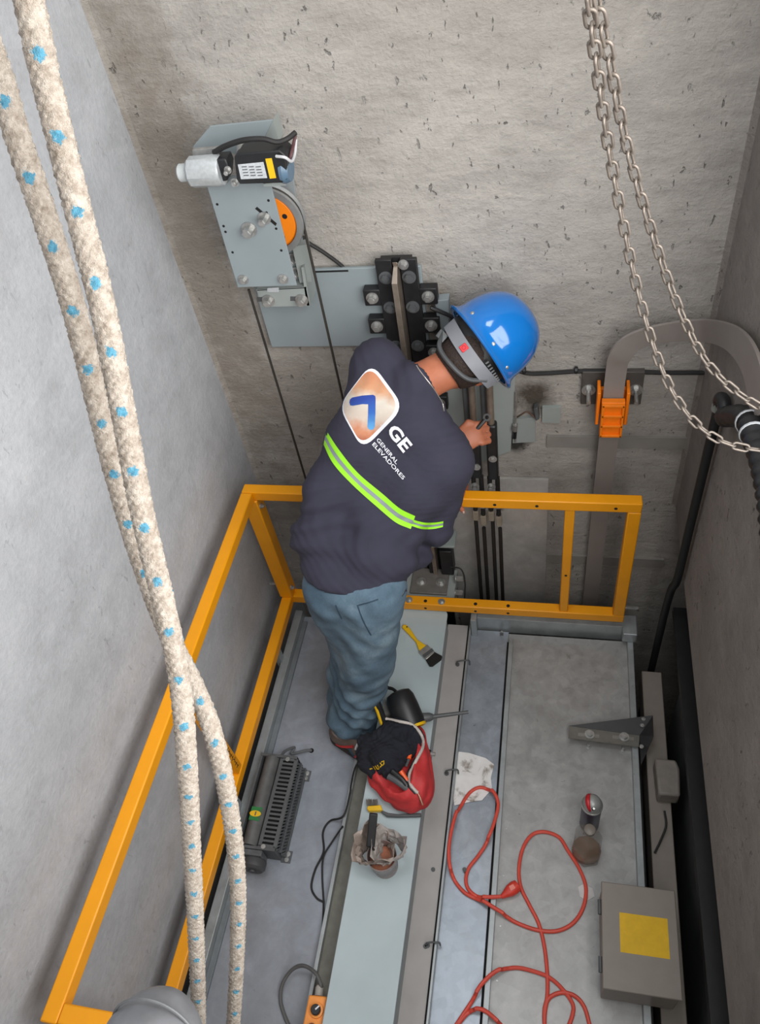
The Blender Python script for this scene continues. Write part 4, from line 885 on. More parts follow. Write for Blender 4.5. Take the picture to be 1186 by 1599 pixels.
# plastic bottle with amber liquid
btl = thing('plastic_bottle', on_z(918, 1348, .0), 'clear plastic bottle with a little amber liquid in front of the spray can', 'bottle')
b0 = on_z(905, 1338, .003); b0[2] = .003; tp = on_z(930, 1290, .20)
bq = V(tp[0], tp[1], .003) * .5 + b0 * .5
CLEAR = film('clear_plastic', sc(150, 142, 132), .1, .26)
obj('bottle_wall', MB().lathe(bq, (0, 0, 1), [(.038, 0), (.047, .004), (.048, .02), (.045, .03), (.048, .04), (.045, .055), (.048, .065), (.047, .12), (.038, .155), (.02, .18), (.015, .185), (.015, .2)], 6, xdir=V(1, .3, 0), sx=1, sy=1.15), CLEAR, btl, bevel=.006, smooth=50)
obj('liquid', MB().lathe(bq, (0, 0, 1), [(.034, .004), (.042, .008), (.042, .032), (.03, .033)], 12, sx=1, sy=1.1), film('amber_liquid', sc(136, 104, 78), .2, .55), btl)
obj('cap', MB().lathe(bq + V(0, 0, .192), (0, 0, 1), [(.016, 0), (.017, .002), (.017, .016), (.014, .018)], 20), mat('grey_cap', sc(120, 112, 104), .4), btl)
# white smears near the box
tag(obj('paper_scrap', zprism([(902, 1385), (912, 1380), (925, 1388), (928, 1400), (916, 1407), (905, 1400)], .003, .001), mat('scrap_white', sc(206, 204, 202), .8), smooth=0), 'small white scrap of paper under the loop of cord by the control box', 'paper')

# ------------------------------------------------------------------ hanging fibre ropes
def rope_mat(name):
    N_ = NT(name); N_.b.inputs['Roughness'].default_value = .95
    uv = N_.n('ShaderNodeUVMap'); sx = N_.n('ShaderNodeSeparateXYZ'); N_.l(uv.outputs[0], sx.inputs[0])
    u, v = sx.outputs[0], sx.outputs[1]
    nz1 = N_.math('MULTIPLY', N_.math('SUBTRACT', N_.noise(300, 4, .7), .5), 1.3)
    tot = None
    for row, (v0, du) in enumerate(((.02, 0.0), (.34, .35), (.68, .7))):
        fu = N_.math('SUBTRACT', N_.math('FRACT', N_.math('ADD', u, du)), .5); fu = N_.math('MULTIPLY', fu, 5.5)
        dv = N_.math('SUBTRACT', N_.math('FRACT', N_.math('ADD', v, .5 - v0)), .5); dv = N_.math('MULTIPLY', dv, 7.0)
        d = N_.math('SQRT', N_.math('ADD', N_.math('MULTIPLY', fu, fu), N_.math('MULTIPLY', dv, dv))); d = N_.math('ADD', d, nz1)
        k = N_.ramp(d, [(.40, (1, 1, 1)), (.56, (0, 0, 0))]); tot = k if tot is None else N_.math('MAXIMUM', tot, k)
    base = N_.ramp(N_.noise(120, 5, .7), [(.3, sc(128, 116, 103)), (.55, sc(168, 158, 147)), (.8, sc(190, 182, 172))])
    N_.l(N_.mix(tot, base, N_.ramp(N_.noise(200, 3), [(.3, sc(62, 118, 142)), (.7, sc(84, 146, 170))])), N_.b.inputs['Base Color'])
    N_.bump(N_.noise(420, 4, .7), .9, .004); return N_.m
RM = rope_mat('white_rope_blue_fleck')
RR = .0092
def fibre_rope(label, ctrl):
    W3 = [on_d(a, b, t) for a, b, t in ctrl]; du = W3[0] - W3[1]; dd = W3[-1] - W3[-2]; dL = float(np.linalg.norm(dd))
    P = catmull([W3[0] + du * k for k in (9, 7, 5, 3, 2, 1)] + W3 + [W3[-1] + V(dd[0] * .3, dd[1] * .1, -dL) * k for k in (1, 2, 4, 6, 8)], 30)
    # resample evenly
    P = np.array(P); s_ = np.concatenate([[0], np.cumsum(np.linalg.norm(np.diff(P, axis=0), axis=1))]); n = int(s_[-1] / .0022)
    S_ = np.linspace(0, s_[-1], n); P = np.array([np.interp(S_, s_, P[:, i]) for i in range(3)]).T
    m = 30; vs_ = []; uv = []; u = None
    rnd = np.random.RandomState(3)
    for i in range(n):
        t = unit(P[min(i + 1, n - 1)] - P[max(i - 1, 0)])
        tocam = unit(CAM - P[i]) if u is None else u
        u = unit(tocam - np.dot(tocam, t) * t); w = np.cross(t, u)
        for k in range(m):
            a = 2 * math.pi * k / m
            br = .0014 * abs(math.sin(4 * a + S_[i] * 330)) + .0014 * abs(math.sin(4 * a - S_[i] * 330)) - .0014
            r = RR + br + rnd.uniform(-.00055, .00055)
            vs_.append(P[i] + r * (math.cos(a) * u + math.sin(a) * w))
    fs_ = [(i * m + k, i * m + (k + 1) % m, (i + 1) * m + (k + 1) % m, (i + 1) * m + k) for i in range(n - 1) for k in range(m)]
    o = obj('fibre_rope', (np.array(vs_), fs_), RM, smooth=180); me = o.data
    ul = me.uv_layers.new(name='UVMap'); co = np.zeros((len(me.loops), 2), np.float32)
    li = 0
    for (a, b, c_, d) in fs_:
        for q in (a, b, c_, d):
            ii, k = divmod(q, m); kk = k / m
            if (b % m == 0) and q in (b, c_): kk = 1.0
            co[li] = (S_[ii] / .050, kk); li += 1
    ul.data.foreach_set('uv', co.ravel()); return tag(o, label, 'rope')
fibre_rope('white rope with blue flecks, the one hanging in front and nearer the camera', [(20, -120, .48), (45, 0, .50), (78, 150, .53), (120, 320, .565), (158, 470, .59), (188, 620, .625), (222, 800, .66), (255, 940, .69), (280, 1060, .72), (291, 1180, .755), (299, 1320, .86), (306, 1460, .97), (310, 1599, 1.08), (312, 1750, 1.2)])
fibre_rope('white rope with blue flecks hanging behind its twin and curving right toward the fan', [(-60, -40, .55), (-10, 90, .565), (28, 215, .58), (72, 345, .605), (115, 480, .64), (150, 620, .68), (180, 740, .715), (222, 880, .745), (268, 1000, .775), (312, 1090, .80), (338, 1165, .82), (358, 1260, .88), (370, 1360, .95), (371, 1460, 1.03), (364, 1599, 1.12), (352, 1760, 1.24)])

# ------------------------------------------------------------------ hoist chains
CHM = mat('chain_steel', sc(124, 115, 107), .45, .5, var=.15, vscale=90)
def link_mesh(pitch, wire, width):
    hl = pitch / 2 + wire * .98 - (width / 2 - wire); R_ = width / 2 - wire; pts_ = []
    for t in np.linspace(-math.pi / 2, math.pi / 2, 8): pts_.append(V(R_ * math.sin(t), 0, hl + R_ * math.cos(t)))
    for t in np.linspace(math.pi / 2, 3 * math.pi / 2, 8): pts_.append(V(R_ * math.sin(t), 0, -hl + R_ * math.cos(t)))
    return MB().tube(pts_, wire, 8, closed=True)
PITCH = .0275
proto = link_mesh(PITCH, .0024, .0180)
LM = bpy.data.meshes.new('chain_link'); LM.from_pydata(proto.v, [], proto.f); LM.materials.append(CHM); LM.shade_smooth()
def chain(label, ctrl, ph):
    W3 = [on_d(*q) for q in ctrl]; du = W3[0] - W3[1]; P = np.array(catmull([W3[0] + du * 3, W3[0] + du * 2, W3[0] + du] + W3, 30)); s_ = np.concatenate([[0], np.cumsum(np.linalg.norm(np.diff(P, axis=0), axis=1))]); n = int(s_[-1] / PITCH)
    at = lambda s__: V(*[np.interp(s__, s_, P[:, i]) for i in range(3)])
    root = thing('hoist_chain', at(s_[-1] / 2), label, 'chain', 'hoist chain strands')
    for i in range(n):
        a, b = at(i * PITCH), at((i + 1) * PITCH); c_ = (a + b) / 2; t = unit(b - a)
        u = unit(np.cross(t, unit(CAM - c_))); w = np.cross(t, u)
        ang = ph + (i % 2) * math.pi / 2; x = math.cos(ang) * u + math.sin(ang) * w; y = np.cross(t, x)
        o = bpy.data.objects.new('link', LM); COL.objects.link(o); o.parent = root
        m = Matrix(((x[0], y[0], t[0], c_[0]), (x[1], y[1], t[1], c_[1]), (x[2], y[2], t[2], c_[2]), (0, 0, 0, 1)))
        o.matrix_local = Matrix.Translation(-Vector(wloc(root))) @ m
chain('steel hoist chain, the strand hanging lower and sweeping right in the foreground', [(908, -70, .80), (918, 0, .86), (932, 105, .97), (950, 230, 1.1), (970, 335, 1.2), (992, 440, 1.3), (1018, 535, 1.38), (1046, 605, 1.44), (1080, 655, 1.48), (1120, 686, 1.5), (1160, 699, 1.5), (1200, 704, 1.5), (1232, 703, 1.49)], .25)
chain('steel hoist chain, the upper of the two strands running off the right edge', [(920, -70, .82), (931, 0, .88), (952, 95, .97), (970, 190, 1.06), (990, 270, 1.14), (1014, 350, 1.22), (1040, 430, 1.3), (1068, 500, 1.36), (1098, 558, 1.41), (1135, 600, 1.44), (1180, 632, 1.45), (1225, 655, 1.445)], .5)

# ------------------------------------------------------------------ boot tip at the lower left, on a plank
tag(obj('scaffold_plank', MB().bounds((XL, -.23, 1.655), (XR, .015, 1.69)), mat('plank_wood', sc(128, 112, 94), .8, var=.2, vscale=9), bevel=.002), 'wooden plank spanning the shaft under the photographer\'s boot', 'plank')
bo = thing('boot', (-.40, -.02, 1.69), 'scuffed dark grey boot toe poking in at the lower left corner', 'boot')
tp = on_z(203, 1540, 1.765)
bc = V(-.405, .0, 1.69); toe_y = .118
F = Field((-.50, -.25, 1.68), (-.31, .16, 1.95), .005)
fd = unit(V(.12, 1, 0)); tx = bc + fd * .055
F.ell(tx + V(0, 0, .045), (.052, .066, .048), k=.02); F.cap(tx + V(0, 0, .042), bc - fd * .14 + V(0, 0, .045), .049, .042, k=.03); F.cap(bc - fd * .12 + V(0, 0, .05), bc - fd * .13 + V(0, 0, .24), .05, .055, k=.04); F.cap(bc + V(0, 0, .07), bc - fd * .11 + V(0, 0, .13), .045, .05, k=.04)
F.cut(V(0, 0, 1.702), V(0, 0, -1)); BOOT = mat('scuffed_boot', sc(98, 99, 102), .42, var=.3, vscale=16, bump=.2, bscale=40)
vv, ff = F.mesh(); obj('boot_upper', (vv, ff), BOOT, bo, smooth=180)
F = Field((-.51, -.25, 1.68), (-.30, .17, 1.73), .005)
F.cap(tx + V(0, -.008, .01), bc - fd * .14 + V(0, 0, .01), .056, .048, k=.02); F.cut(V(0, 0, 1.706), V(0, 0, 1)); F.cut(V(0, 0, 1.691), V(0, 0, -1)); vv, ff = F.mesh()
obj('boot_sole', (vv, ff), RUBBER, bo, smooth=40)
obj('toe_seam', MB().tube(catmull([tx + V(.050 * math.cos(t), .02 + .026 * math.sin(t), .045 + .049 * math.sin(t)) for t in np.linspace(0, math.pi, 9)], 4), .0016, 6), DARKG, bo)
# ------------------------------------------------------------------ the worker
wk = thing('person', on_z(550, 1148, 0), 'worker in navy work shirt, jeans and sneakers leaning over the guardrail, back to camera', 'person')
rt, upv, bk = RC[:, 0], RC[:, 1], RC[:, 2]
H = on_z(562, 895, .88); N = on_z(648, 603, 1.33); LS = on_z(590, 570, 1.35); RS = on_z(696, 726, 1.16)
EL = V(-.50, 1.745, 1.10); HL = on_z(707, 690, 1.06); ER = on_z(672, 822, .93); HR = V(-.318, 1.688, .822)
hdv = unit(.8 * rt + .58 * upv + .13 * bk); BM = on_z(750, 542, 1.36); HC = BM - hdv * .022
fdir = unit(-bk - np.dot(-bk, hdv) * hdv); sd = np.cross(fdir, hdv)
hipA = on_z(580, 930, .83); kneeA = on_z(574, 1040, .46); ankA = on_z(550, 1122, .09)
hipB = on_z(522, 920, .83); kneeB = on_z(556, 1005, .45); ankB = on_z(543, 1083, .09)
T = [(on_z(592, 618, 1.28), on_z(680, 708, 1.16), .086), (on_z(560, 690, 1.17), on_z(652, 755, 1.10), .085), (on_z(526, 770, 1.06), on_z(615, 795, 1.03), .085), (on_z(518, 845, .95), on_z(602, 855, .95), .085), (on_z(525, 900, .87), on_z(592, 905, .87), .085)]
def rig(F, g):
    """torso and arm solids, g = extra thickness"""
    for i, (a, b, r) in enumerate(T): F.cap(a, b, r + g, k=.05)
    for i in range(len(T) - 1):
        F.cap(T[i][0], T[i + 1][0], T[i][2] + g - .01, T[i + 1][2] + g - .01, k=.04); F.cap(T[i][1], T[i + 1][1], T[i][2] + g - .01, T[i + 1][2] + g - .01, k=.04)
    F.cap(N, (LS + RS) / 2, .066 + g, .078 + g, k=.05); F.cap(LS, RS, .058 + g, .060 + g, k=.04)
# --- body
F = Field((-.95, 1.0, -.01), (.06, 1.985, 1.56), .0055)
rig(F, -.02)
for a, b, c_ in ((LS, EL, HL), (RS, ER, HR)): F.cap(a, b, .050, .042, k=.03); F.cap(b, c_, .040, .027, k=.02)
for a, b, c_ in ((hipA, kneeA, ankA), (hipB, kneeB, ankB)): F.cap(a, b, .082, .056, k=.04); F.cap(b, c_, .055, .040, k=.03); F.cap(c_, V(c_[0] + .02, c_[1] + .02, .05), .036, .03, k=.02)
F.cap(N + hdv * .01, HC - hdv * .05, .054, .055, k=.03)
HRot = np.array([sd, fdir, hdv]).T
F.ell(HC, (.076, .096, .110), HRot, k=.02); F.ell(HC - hdv * .065 + fdir * .035, (.055, .058, .060), HRot, k=.03)
F.ell(HC - hdv * .03 + fdir * .098, (.013, .018, .026), HRot, k=.015)
F.cap(HC - hdv * .07 + fdir * .09 - sd * .02, HC - hdv * .07 + fdir * .09 + sd * .02, .008, k=.012)
for s_ in (-1, 1):
    F.ell(HC + sd * s_ * .077 - hdv * .022 - fdir * .005, (.011, .020, .031), HRot, k=.008)
    F.ell(HC + sd * s_ * .030 + fdir * .085 - hdv * .002, (.016, .012, .010), HRot, k=.01)
def hand(F, wr_, fa, nr, curls, sidev, thumb=None, spread=.0185):
    fa = unit(fa); nr = unit(nr - np.dot(nr, fa) * fa); sv = unit(sidev - np.dot(sidev, fa) * fa - np.dot(sidev, nr) * nr)
    F.ell(wr_ + fa * .045, (.048, .040, .017), np.array([fa, sv, nr]).T, k=.012)
    for i, ln in enumerate((.92, 1.0, .95, .78)):
        p = wr_ + fa * .082 + sv * (1.5 - i) * spread; ang = 0
        for L, r0, r1, c_ in ((.040, .0095, .0088, curls[0]), (.025, .0088, .0082, curls[1]), (.019, .0082, .0070, curls[2])):
            ang += c_; q = p + ln * L * (math.cos(ang) * fa + math.sin(ang) * nr); F.cap(p, q, r0, r1, k=.003); p = q
    if thumb is None: thumb = [wr_ + fa * .02 + sv * .035, wr_ + fa * .055 + sv * .052 + nr * .018, wr_ + fa * .08 + sv * .035 + nr * .035]
    for a, b, r0, r1 in ((thumb[0], thumb[1], .013, .0105), (thumb[1], thumb[2], .0105, .0085)): F.cap(a, b, r0, r1, k=.004)
    return thumb
faL = unit(HL - EL)
hand(F, HL, rt * .9 + upv * .28 + bk * .1, -bk, (.75, 1.45, 1.0), upv, thumb=[HL + rt * .02 + upv * .028, HL + rt * .045 + upv * .058 + bk * .006, HL + rt * .075 + upv * .052 + bk * .004], spread=.0195)
th = [V(-.322, 1.70, .812), on_y(714, 788, 1.710), on_y(722, 797, 1.704)]
hand(F, HR, V(.1, 1, -.15), V(0, 0, -1), (.55, 1.1, .6), V(1, 0, 0), thumb=th)
vv, ff = F.mesh(); body = obj('body', (vv, ff), SKIN, wk, smooth=180)
for s_ in (-1, 1): obj('eye', MB().lathe(HC + sd * s_ * .030 + fdir * .088 - hdv * .004, fdir, [(.0001, -.008), (.009, -.004), (.0095, 0), (.006, .006), (.0001, .0075)], 12), WHITE, wk)
obj('mouth', MB().tube([HC - hdv * .07 + fdir * .098 + sd * x for x in (-.018, 0, .018)], .003, 6), mat('lip', sc(140, 74, 62), .5), wk)
obj('thumb_nail', MB().box(th[2] + V(.004, -.008, .0), (.007, .002, .010)), mat('nail', sc(220, 180, 165), .35), wk, bevel=.0008)
sq = HL + rt * .055 + upv * .02 + bk * .004
spn = thing('spanner', sq, 'short dark spanner gripped in the worker\'s left fist by the suspension rods', 'spanner')
obj('shaft', MB().tube([sq - rt * .02 - upv * .012 - bk * .02, sq + rt * .02 + upv * .022 + bk * .012, sq + rt * .04 + upv * .045 + bk * .012], .0065, 10), BLACKP, spn)
obj('jaw', MB().lathe(sq + rt * .045 + upv * .052 + bk * .012, bk, [(.006, -.004), (.012, -.004), (.012, .004), (.006, .004)], 14, ring=True), BLACKP, spn)
# --- hair
F = Field(HC - .15, HC + .15, .005); F.ell(HC - fdir * .006, (.081, .101, .114), HRot, k=.01); F.ell(HC - hdv * .045 - fdir * .022, (.068, .078, .075), HRot, k=.03)
F.cut(HC + fdir * .052, fdir); F.cut(HC - hdv * .092, -hdv)
F.cut(HC - hdv * .045 + fdir * .03, unit(-hdv * .8 + fdir)); F.warp(lambda X, Y, Z: .0012 * np.sin(400 * X + 130 * Z) * np.sin(300 * Y))
vv, ff = F.mesh(); obj('hair', (vv, ff), HAIR, wk, smooth=180)
# --- shirt
F = Field((-.98, 1.0, .60), (.08, 1.985, 1.52), .0065)
rig(F, .006)
F.cap(LS, EL, .072, .072, k=.03)
F.cap(RS, on_z(686, 780, 1.02), .070, .064, k=.03); F.cap(on_z(688, 780, 1.02) + bk * .015, ER + bk * .02 + V(.01, 0, .0), .062, .054, k=.008)
# loose cloth hanging off the belly and hips
F.cap(on_z(640, 838, .90), on_z(642, 866, .86), .060, .045, k=.05); F.cap(on_z(610, 870, .88), on_z(640, 868, .86), .07, .05, k=.05)
F.cap(on_z(500, 845, .95), on_z(508, 888, .89), .072, .062, k=.05); F.cap(on_z(510, 905, .85), on_z(590, 912, .84), .078, .074, k=.03)
sp_ = unit(N - H); sh = unit(RS - LS)
def folds(X, Y, Z):
    u = (X - H[0]) * sh[0] + (Y - H[1]) * sh[1] + (Z - H[2]) * sh[2]; v = (X - H[0]) * sp_[0] + (Y - H[1]) * sp_[1] + (Z - H[2]) * sp_[2]
    lowm = np.clip((.34 - v) / .2, .12, 1)
    f = .0105 * np.sin(36 * u + 17 * v + 2.0 * np.sin(9 * v + 4 * X)) * lowm + .005 * np.sin(60 * v - 30 * u + 3 * np.sin(14 * u)) * lowm ** 1.5
    f += .0035 * np.sin(75 * u - 30 * v + 2.5 * np.sin(16 * v)) * np.clip(u / .12, 0, 1)
    return f + .0012 * np.sin(170 * u + 40 * np.sin(9 * v))
F.warp(folds)
ncut = unit(HC - N); F.cap(N + ncut * .062 - bk * .004, HC, .076, .10, k=.01, sub=True)
F.cut(on_z(664, 832, .90), unit(-upv * .55 - sh * -.0 + unit(ER - RS) * .6)) if False else None
hemn = unit(H - N); F.cut(on_z(560, 936, .84) + bk * .09, unit(hemn * .8 - V(0, 0, .6)))
vv, ff = F.mesh(); shirt = obj('shirt', (vv, ff), NAVY, wk, smooth=180)
bvs = BVHTree.FromPolygons([Vector(p) for p in vv], ff.tolist())
# --- printed back: outlines given on the photo, laid onto the cloth
def decal(name, polys, m_, off=.0015, cut=5.0, parent=None, tol=.03):
    bm = bmesh.new()
    for poly in polys:
        f_ = bm.faces.new([bm.verts.new((a, b, 0)) for a, b in poly]); f_.normal_update()
    bmesh.ops.triangulate(bm, faces=bm.faces[:])
    for _ in range(6):
        es = [e for e in bm.edges if e.calc_length() > cut]
        if not es: break
        bmesh.ops.subdivide_edges(bm, edges=es, cuts=1, use_grid_fill=False); bmesh.ops.triangulate(bm, faces=[f for f in bm.faces if len(f.verts) > 3])
    bm.verts.ensure_lookup_table(); P3 = []; prev = None
    for v_ in bm.verts:
        q = drape(v_.co.x, v_.co.y, bvs, off)
        P3.append(q)
    good = [q for q in P3 if q is not None]
    if not good: bm.free(); return None
    fs_ = [[v_.index for v_ in f.verts] for f in bm.faces]
    fs_ = [f for f in fs_ if all(P3[i] is not None for i in f) and max(np.linalg.norm(P3[f[0]] - P3[f[k]]) for k in range(len(f))) < .05]
    P3 = [q if q is not None else good[0] for q in P3]
    bm.free(); o = obj(name, (np.array(P3), [f[::-1] for f in fs_]), m_, parent or wk, smooth=180)
    return o
def rsq(corners, r=.28, n=7):
    C_ = [np.array(c_, float) for c_ in corners]; out_ = []
    for i in range(4):
        p, a, b = C_[i], C_[i - 1], C_[(i + 1) % 4]; s0 = p + (a - p) * r; s1 = p + (b - p) * r
        for t in np.linspace(0, 1, n): out_.append(tuple((1 - t) ** 2 * s0 + 2 * t * (1 - t) * p + t * t * s1))
    return out_
outer = [(580, 566), (631, 636), (566, 703), (528, 634)]; ctr = np.mean(outer, 0)
inner = [tuple(ctr + (np.array(q) - ctr) * .915 + (-2, -1)) for q in outer]
decal('logo_border', [rsq(outer)], WHITE, .0015)
N_ = NT('logo_print'); N_.b.inputs['Roughness'].default_value = .8
g_ = N_.n('ShaderNodeNewGeometry'); dt = N_.n('ShaderNodeVectorMath'); dt.operation = 'DOT_PRODUCT'; N_.l(g_.outputs['Position'], dt.inputs[0])
la, lb = drape(584, 578, bvs), drape(566, 692, bvs); dirv = unit(lb - la); dt.inputs[1].default_value = tuple(dirv)
tt = N_.math('DIVIDE', N_.math('SUBTRACT', dt.outputs['Value'], float(la @ dirv)), float(np.linalg.norm(lb - la))); tt = N_.math('ADD', tt, N_.math('MULTIPLY', N_.math('SUBTRACT', N_.noise(28, 4), .5), .25))
N_.l(N_.ramp(tt, [(.0, sc(186, 118, 84)), (.25, sc(200, 148, 112)), (.42, sc(214, 206, 194)), (.66, sc(206, 190, 176)), (.85, sc(190, 128, 96)), (1.0, sc(150, 80, 54))]), N_.b.inputs['Base Color'])
decal('logo_field', [rsq(inner)], N_.m, .0022)
N_ = NT('chevron_blue'); N_.b.inputs['Roughness'].default_value = .7
g_ = N_.n('ShaderNodeNewGeometry'); dt = N_.n('ShaderNodeVectorMath'); dt.operation = 'DOT_PRODUCT'; N_.l(g_.outputs['Position'], dt.inputs[0])
ca, cb_ = drape(570, 622, bvs), drape(579, 668, bvs); dv_ = unit(cb_ - ca); dt.inputs[1].default_value = tuple(dv_)
N_.l(N_.ramp(N_.math('DIVIDE', N_.math('SUBTRACT', dt.outputs['Value'], float(ca @ dv_)), float(np.linalg.norm(cb_ - ca))), [(0, sc(40, 66, 152)), (.5, sc(52, 104, 186)), (1, sc(92, 158, 210))]), N_.b.inputs['Base Color'])
def z7(*q): return [(520 + a / 6.59, 560 + b / 6.59) for a, b in q]
decal('logo_chevron', [z7((165, 452), (172, 420), (195, 400), (300, 380), (410, 372), (432, 385), (436, 410), (434, 560), (428, 700), (412, 728), (385, 735), (362, 722), (352, 700), (358, 580), (360, 470), (300, 468), (200, 485), (175, 482))], N_.m, .003)
def text_px(name, txt, o0, e1, e2, length, capv, bold=.012):
    cu = bpy.data.curves.new('t', 'FONT'); cu.body = txt; cu.size = 1; cu.offset = bold; cu.resolution_u = 3
    to = bpy.data.objects.new('t', cu); COL.objects.link(to); bpy.context.view_layer.update()
    dg = bpy.context.evaluated_depsgraph_get(); me = bpy.data.meshes.new_from_object(to.evaluated_get(dg))
    xs = [v_.co.x for v_ in me.vertices]; ys = [v_.co.y for v_ in me.vertices]; x0_, x1_ = min(xs), max(xs); y0_, y1_ = min(ys), max(ys)
    P3 = []
    for v_ in me.vertices:
        u = (v_.co.x - x0_) / (x1_ - x0_); w = (v_.co.y - y0_) / (y1_ - y0_)
        p = np.array(o0) + np.array(e1) * length * u + np.array(capv) * w; P3.append(drape(p[0], p[1], bvs, .003))
    fs_ = [list(f.vertices) for f in me.polygons]; fs_ = [f for f in fs_ if all(P3[i] is not None for i in f)]
    gd = [q for q in P3 if q is not None]; P3 = [q if q is not None else gd[0] for q in P3]
    bpy.data.objects.remove(to); bpy.data.curves.remove(cu); bpy.data.meshes.remove(me)
    return obj(name, (np.array(P3), fs_), WHITE, wk, smooth=180)
def un2(a): a = np.array(a, float); return a / np.linalg.norm(a)
text_px('logo_text', 'GE', (602.5, 674), un2((27, 34.5)), None, 43, (15.5, -13.5), .035)
text_px('logo_text', 'GENERAL', (587, 687.5), un2((31, 37.5)), None, 49, (4.0, -4.3), .008)
text_px('logo_text', 'ELEVADORES', (580.5, 694.5), un2((48, 55)), None, 73, (4.0, -4.3), .008)
LIME = mat('lime_tape', sc(150, 226, 40), .6, var=.04); SILV = mat('silver_tape', sc(138, 146, 150), .45, .2, var=.06)
def band(name, A, Bp, m_, off, par=None):
    A = catmull([V(*a, 0) for a in A], 8); Bp = catmull([V(*b, 0) for b in Bp], 8); n = len(A); rows = 5; P3 = []; 
    for i in range(n):
        for j in range(rows): q = A[i] + (Bp[i] - A[i]) * j / (rows - 1); P3.append(drape(q[0], q[1], bvs, off))
    fs_ = [(i * rows + j, (i + 1) * rows + j, (i + 1) * rows + j + 1, i * rows + j + 1) for i in range(n - 1) for j in range(rows - 1)]
    fs_ = [f for f in fs_ if all(P3[k] is not None for k in f) and np.linalg.norm(P3[f[0]] - P3[f[2]]) < .06]
    gd = [q for q in P3 if q is not None]; P3 = [q if q is not None else gd[0] for q in P3]
    return obj(name, (np.array(P3), fs_), m_, par or wk, smooth=180)
upE = [(506, 667), (528, 701), (558, 738), (598, 772), (624, 794), (648, 806)]; loE = [(503, 690), (520, 724), (551, 758), (590, 793), (618, 816), (641, 826)]
band('reflective_band', upE, loE, LIME, .003)
lerp2 = lambda A, Bq, t: [tuple(np.array(a) + (np.array(b) - np.array(a)) * t) for a, b in zip(A, Bq)]
band('reflective_stripe', lerp2(upE, loE, .36), lerp2(upE, loE, .64), SILV, .0042)
band('reflective_band', [(646, 812), (662, 816), (678, 816), (692, 814)], [(642, 821), (658, 826), (676, 826), (691, 823)], LIME, .003)
band('reflective_stripe', [(645, 815.5), (661, 819.5), (677, 819.5), (691.5, 817)], [(644, 818), (660, 822.5), (677, 822.5), (691.5, 820)], SILV, .0042)
# --- neck chain
nk = []
vb = BVHTree.FromPolygons([body.matrix_world @ v_.co + body.location * 0 + Vector(WL[body.name]) for v_ in body.data.vertices], [list(p_.vertices) for p_ in body.data.polygons])
for a, b in catmull([V(648, 568, 0), V(656, 580, 0), V(670, 598, 0), V(682, 614, 0), V(690, 628, 0), V(693, 642, 0)], 4)[:, None].reshape(-1, 3)[:, :2] if False else [tuple(q[:2]) for q in catmull([V(648, 568, 0), V(656, 580, 0), V(670, 598, 0), V(682, 614, 0), V(690, 628, 0), V(693, 642, 0)], 4)]:
    d = Vector(ray(a, b)); best = None
    for T_ in (vb, bvs):
        h_ = T_.ray_cast(Vector(CAM), d)
        if h_[0] is not None and (best is None or h_[3] < best[1]): best = (np.array(h_[0]) - np.array(d) * .002, h_[3])
    if best: nk.append(best[0])
if len(nk) > 3: obj('necklace', MB().tube(nk, .0016, 6), mat('silver_necklace', sc(214, 206, 200), .25, .8), wk)
# --- jeans
F = Field((-.95, 1.0, .03), (-.2, 1.75, .98), .0065)
for a, b, c_ in ((hipB, kneeB, ankB), (hipA, kneeA, ankA)): F.cap(a, b, .098, .084, k=.04); F.cap(b, c_, .082, .074, k=.03)
F.cap(on_z(528, 905, .87), on_z(588, 910, .87), .085, k=.04); F.cap(ankA + V(0, 0, .03), ankA - V(0, 0, .01), .082, .080, k=.02)
def jf(X, Y, Z):
    low = np.clip((.62 - Z) / .4, .15, 1)
    return .0105 * low * np.sin(50 * Z + 22 * X + 3.2 * np.sin(13 * X + 9 * Z) + 9 * Y) + .004 * low * np.sin(110 * Z - 45 * X + 2 * np.sin(26 * Y)) + .0025 * np.sin(60 * X + 30 * Z)
F.warp(jf); F.cut(V(0, 0, .055), V(0, 0, -1)); F.cut(on_z(560, 905, .93), V(0, -.15, 1))
N_ = NT('worn_denim'); N_.b.inputs['Roughness'].default_value = .92
c_ = N_.ramp(N_.noise(7, 5, .6, .3), [(.3, sc(64, 84, 100)), (.55, sc(90, 112, 128)), (.75, sc(124, 143, 154))]); c_ = N_.mix(.3, c_, N_.ramp(N_.noise(380, 2, .5, stretch=(1, 1, .25)), [(.3, (.35, .35, .35)), (.7, (.65, .65, .65))]), 'OVERLAY')
N_.l(c_, N_.b.inputs['Base Color']); N_.bump(N_.noise(60, 4), .3, .004)
vv, ff = F.mesh(); jeans = obj('jeans', (vv, ff), N_.m, wk, smooth=180); bvj = BVHTree.FromPolygons([Vector(p) for p in vv], ff.tolist())
STI = mat('denim_stitch', sc(44, 62, 78), .9)
for L in ([(558, 945), (563, 960), (570, 976), (579, 992)], [(524, 945), (528, 955), (533, 966)], [(560, 945), (575, 941), (590, 936)]):
    P3 = [drape(a[0], a[1], bvj, .0005) for a in catmull([V(*q, 0) for q in L], 4)]; P3 = [p for p in P3 if p is not None]
    if len(P3) > 2: obj('pocket_seam', MB().tube(P3, .002, 6), STI, wk)
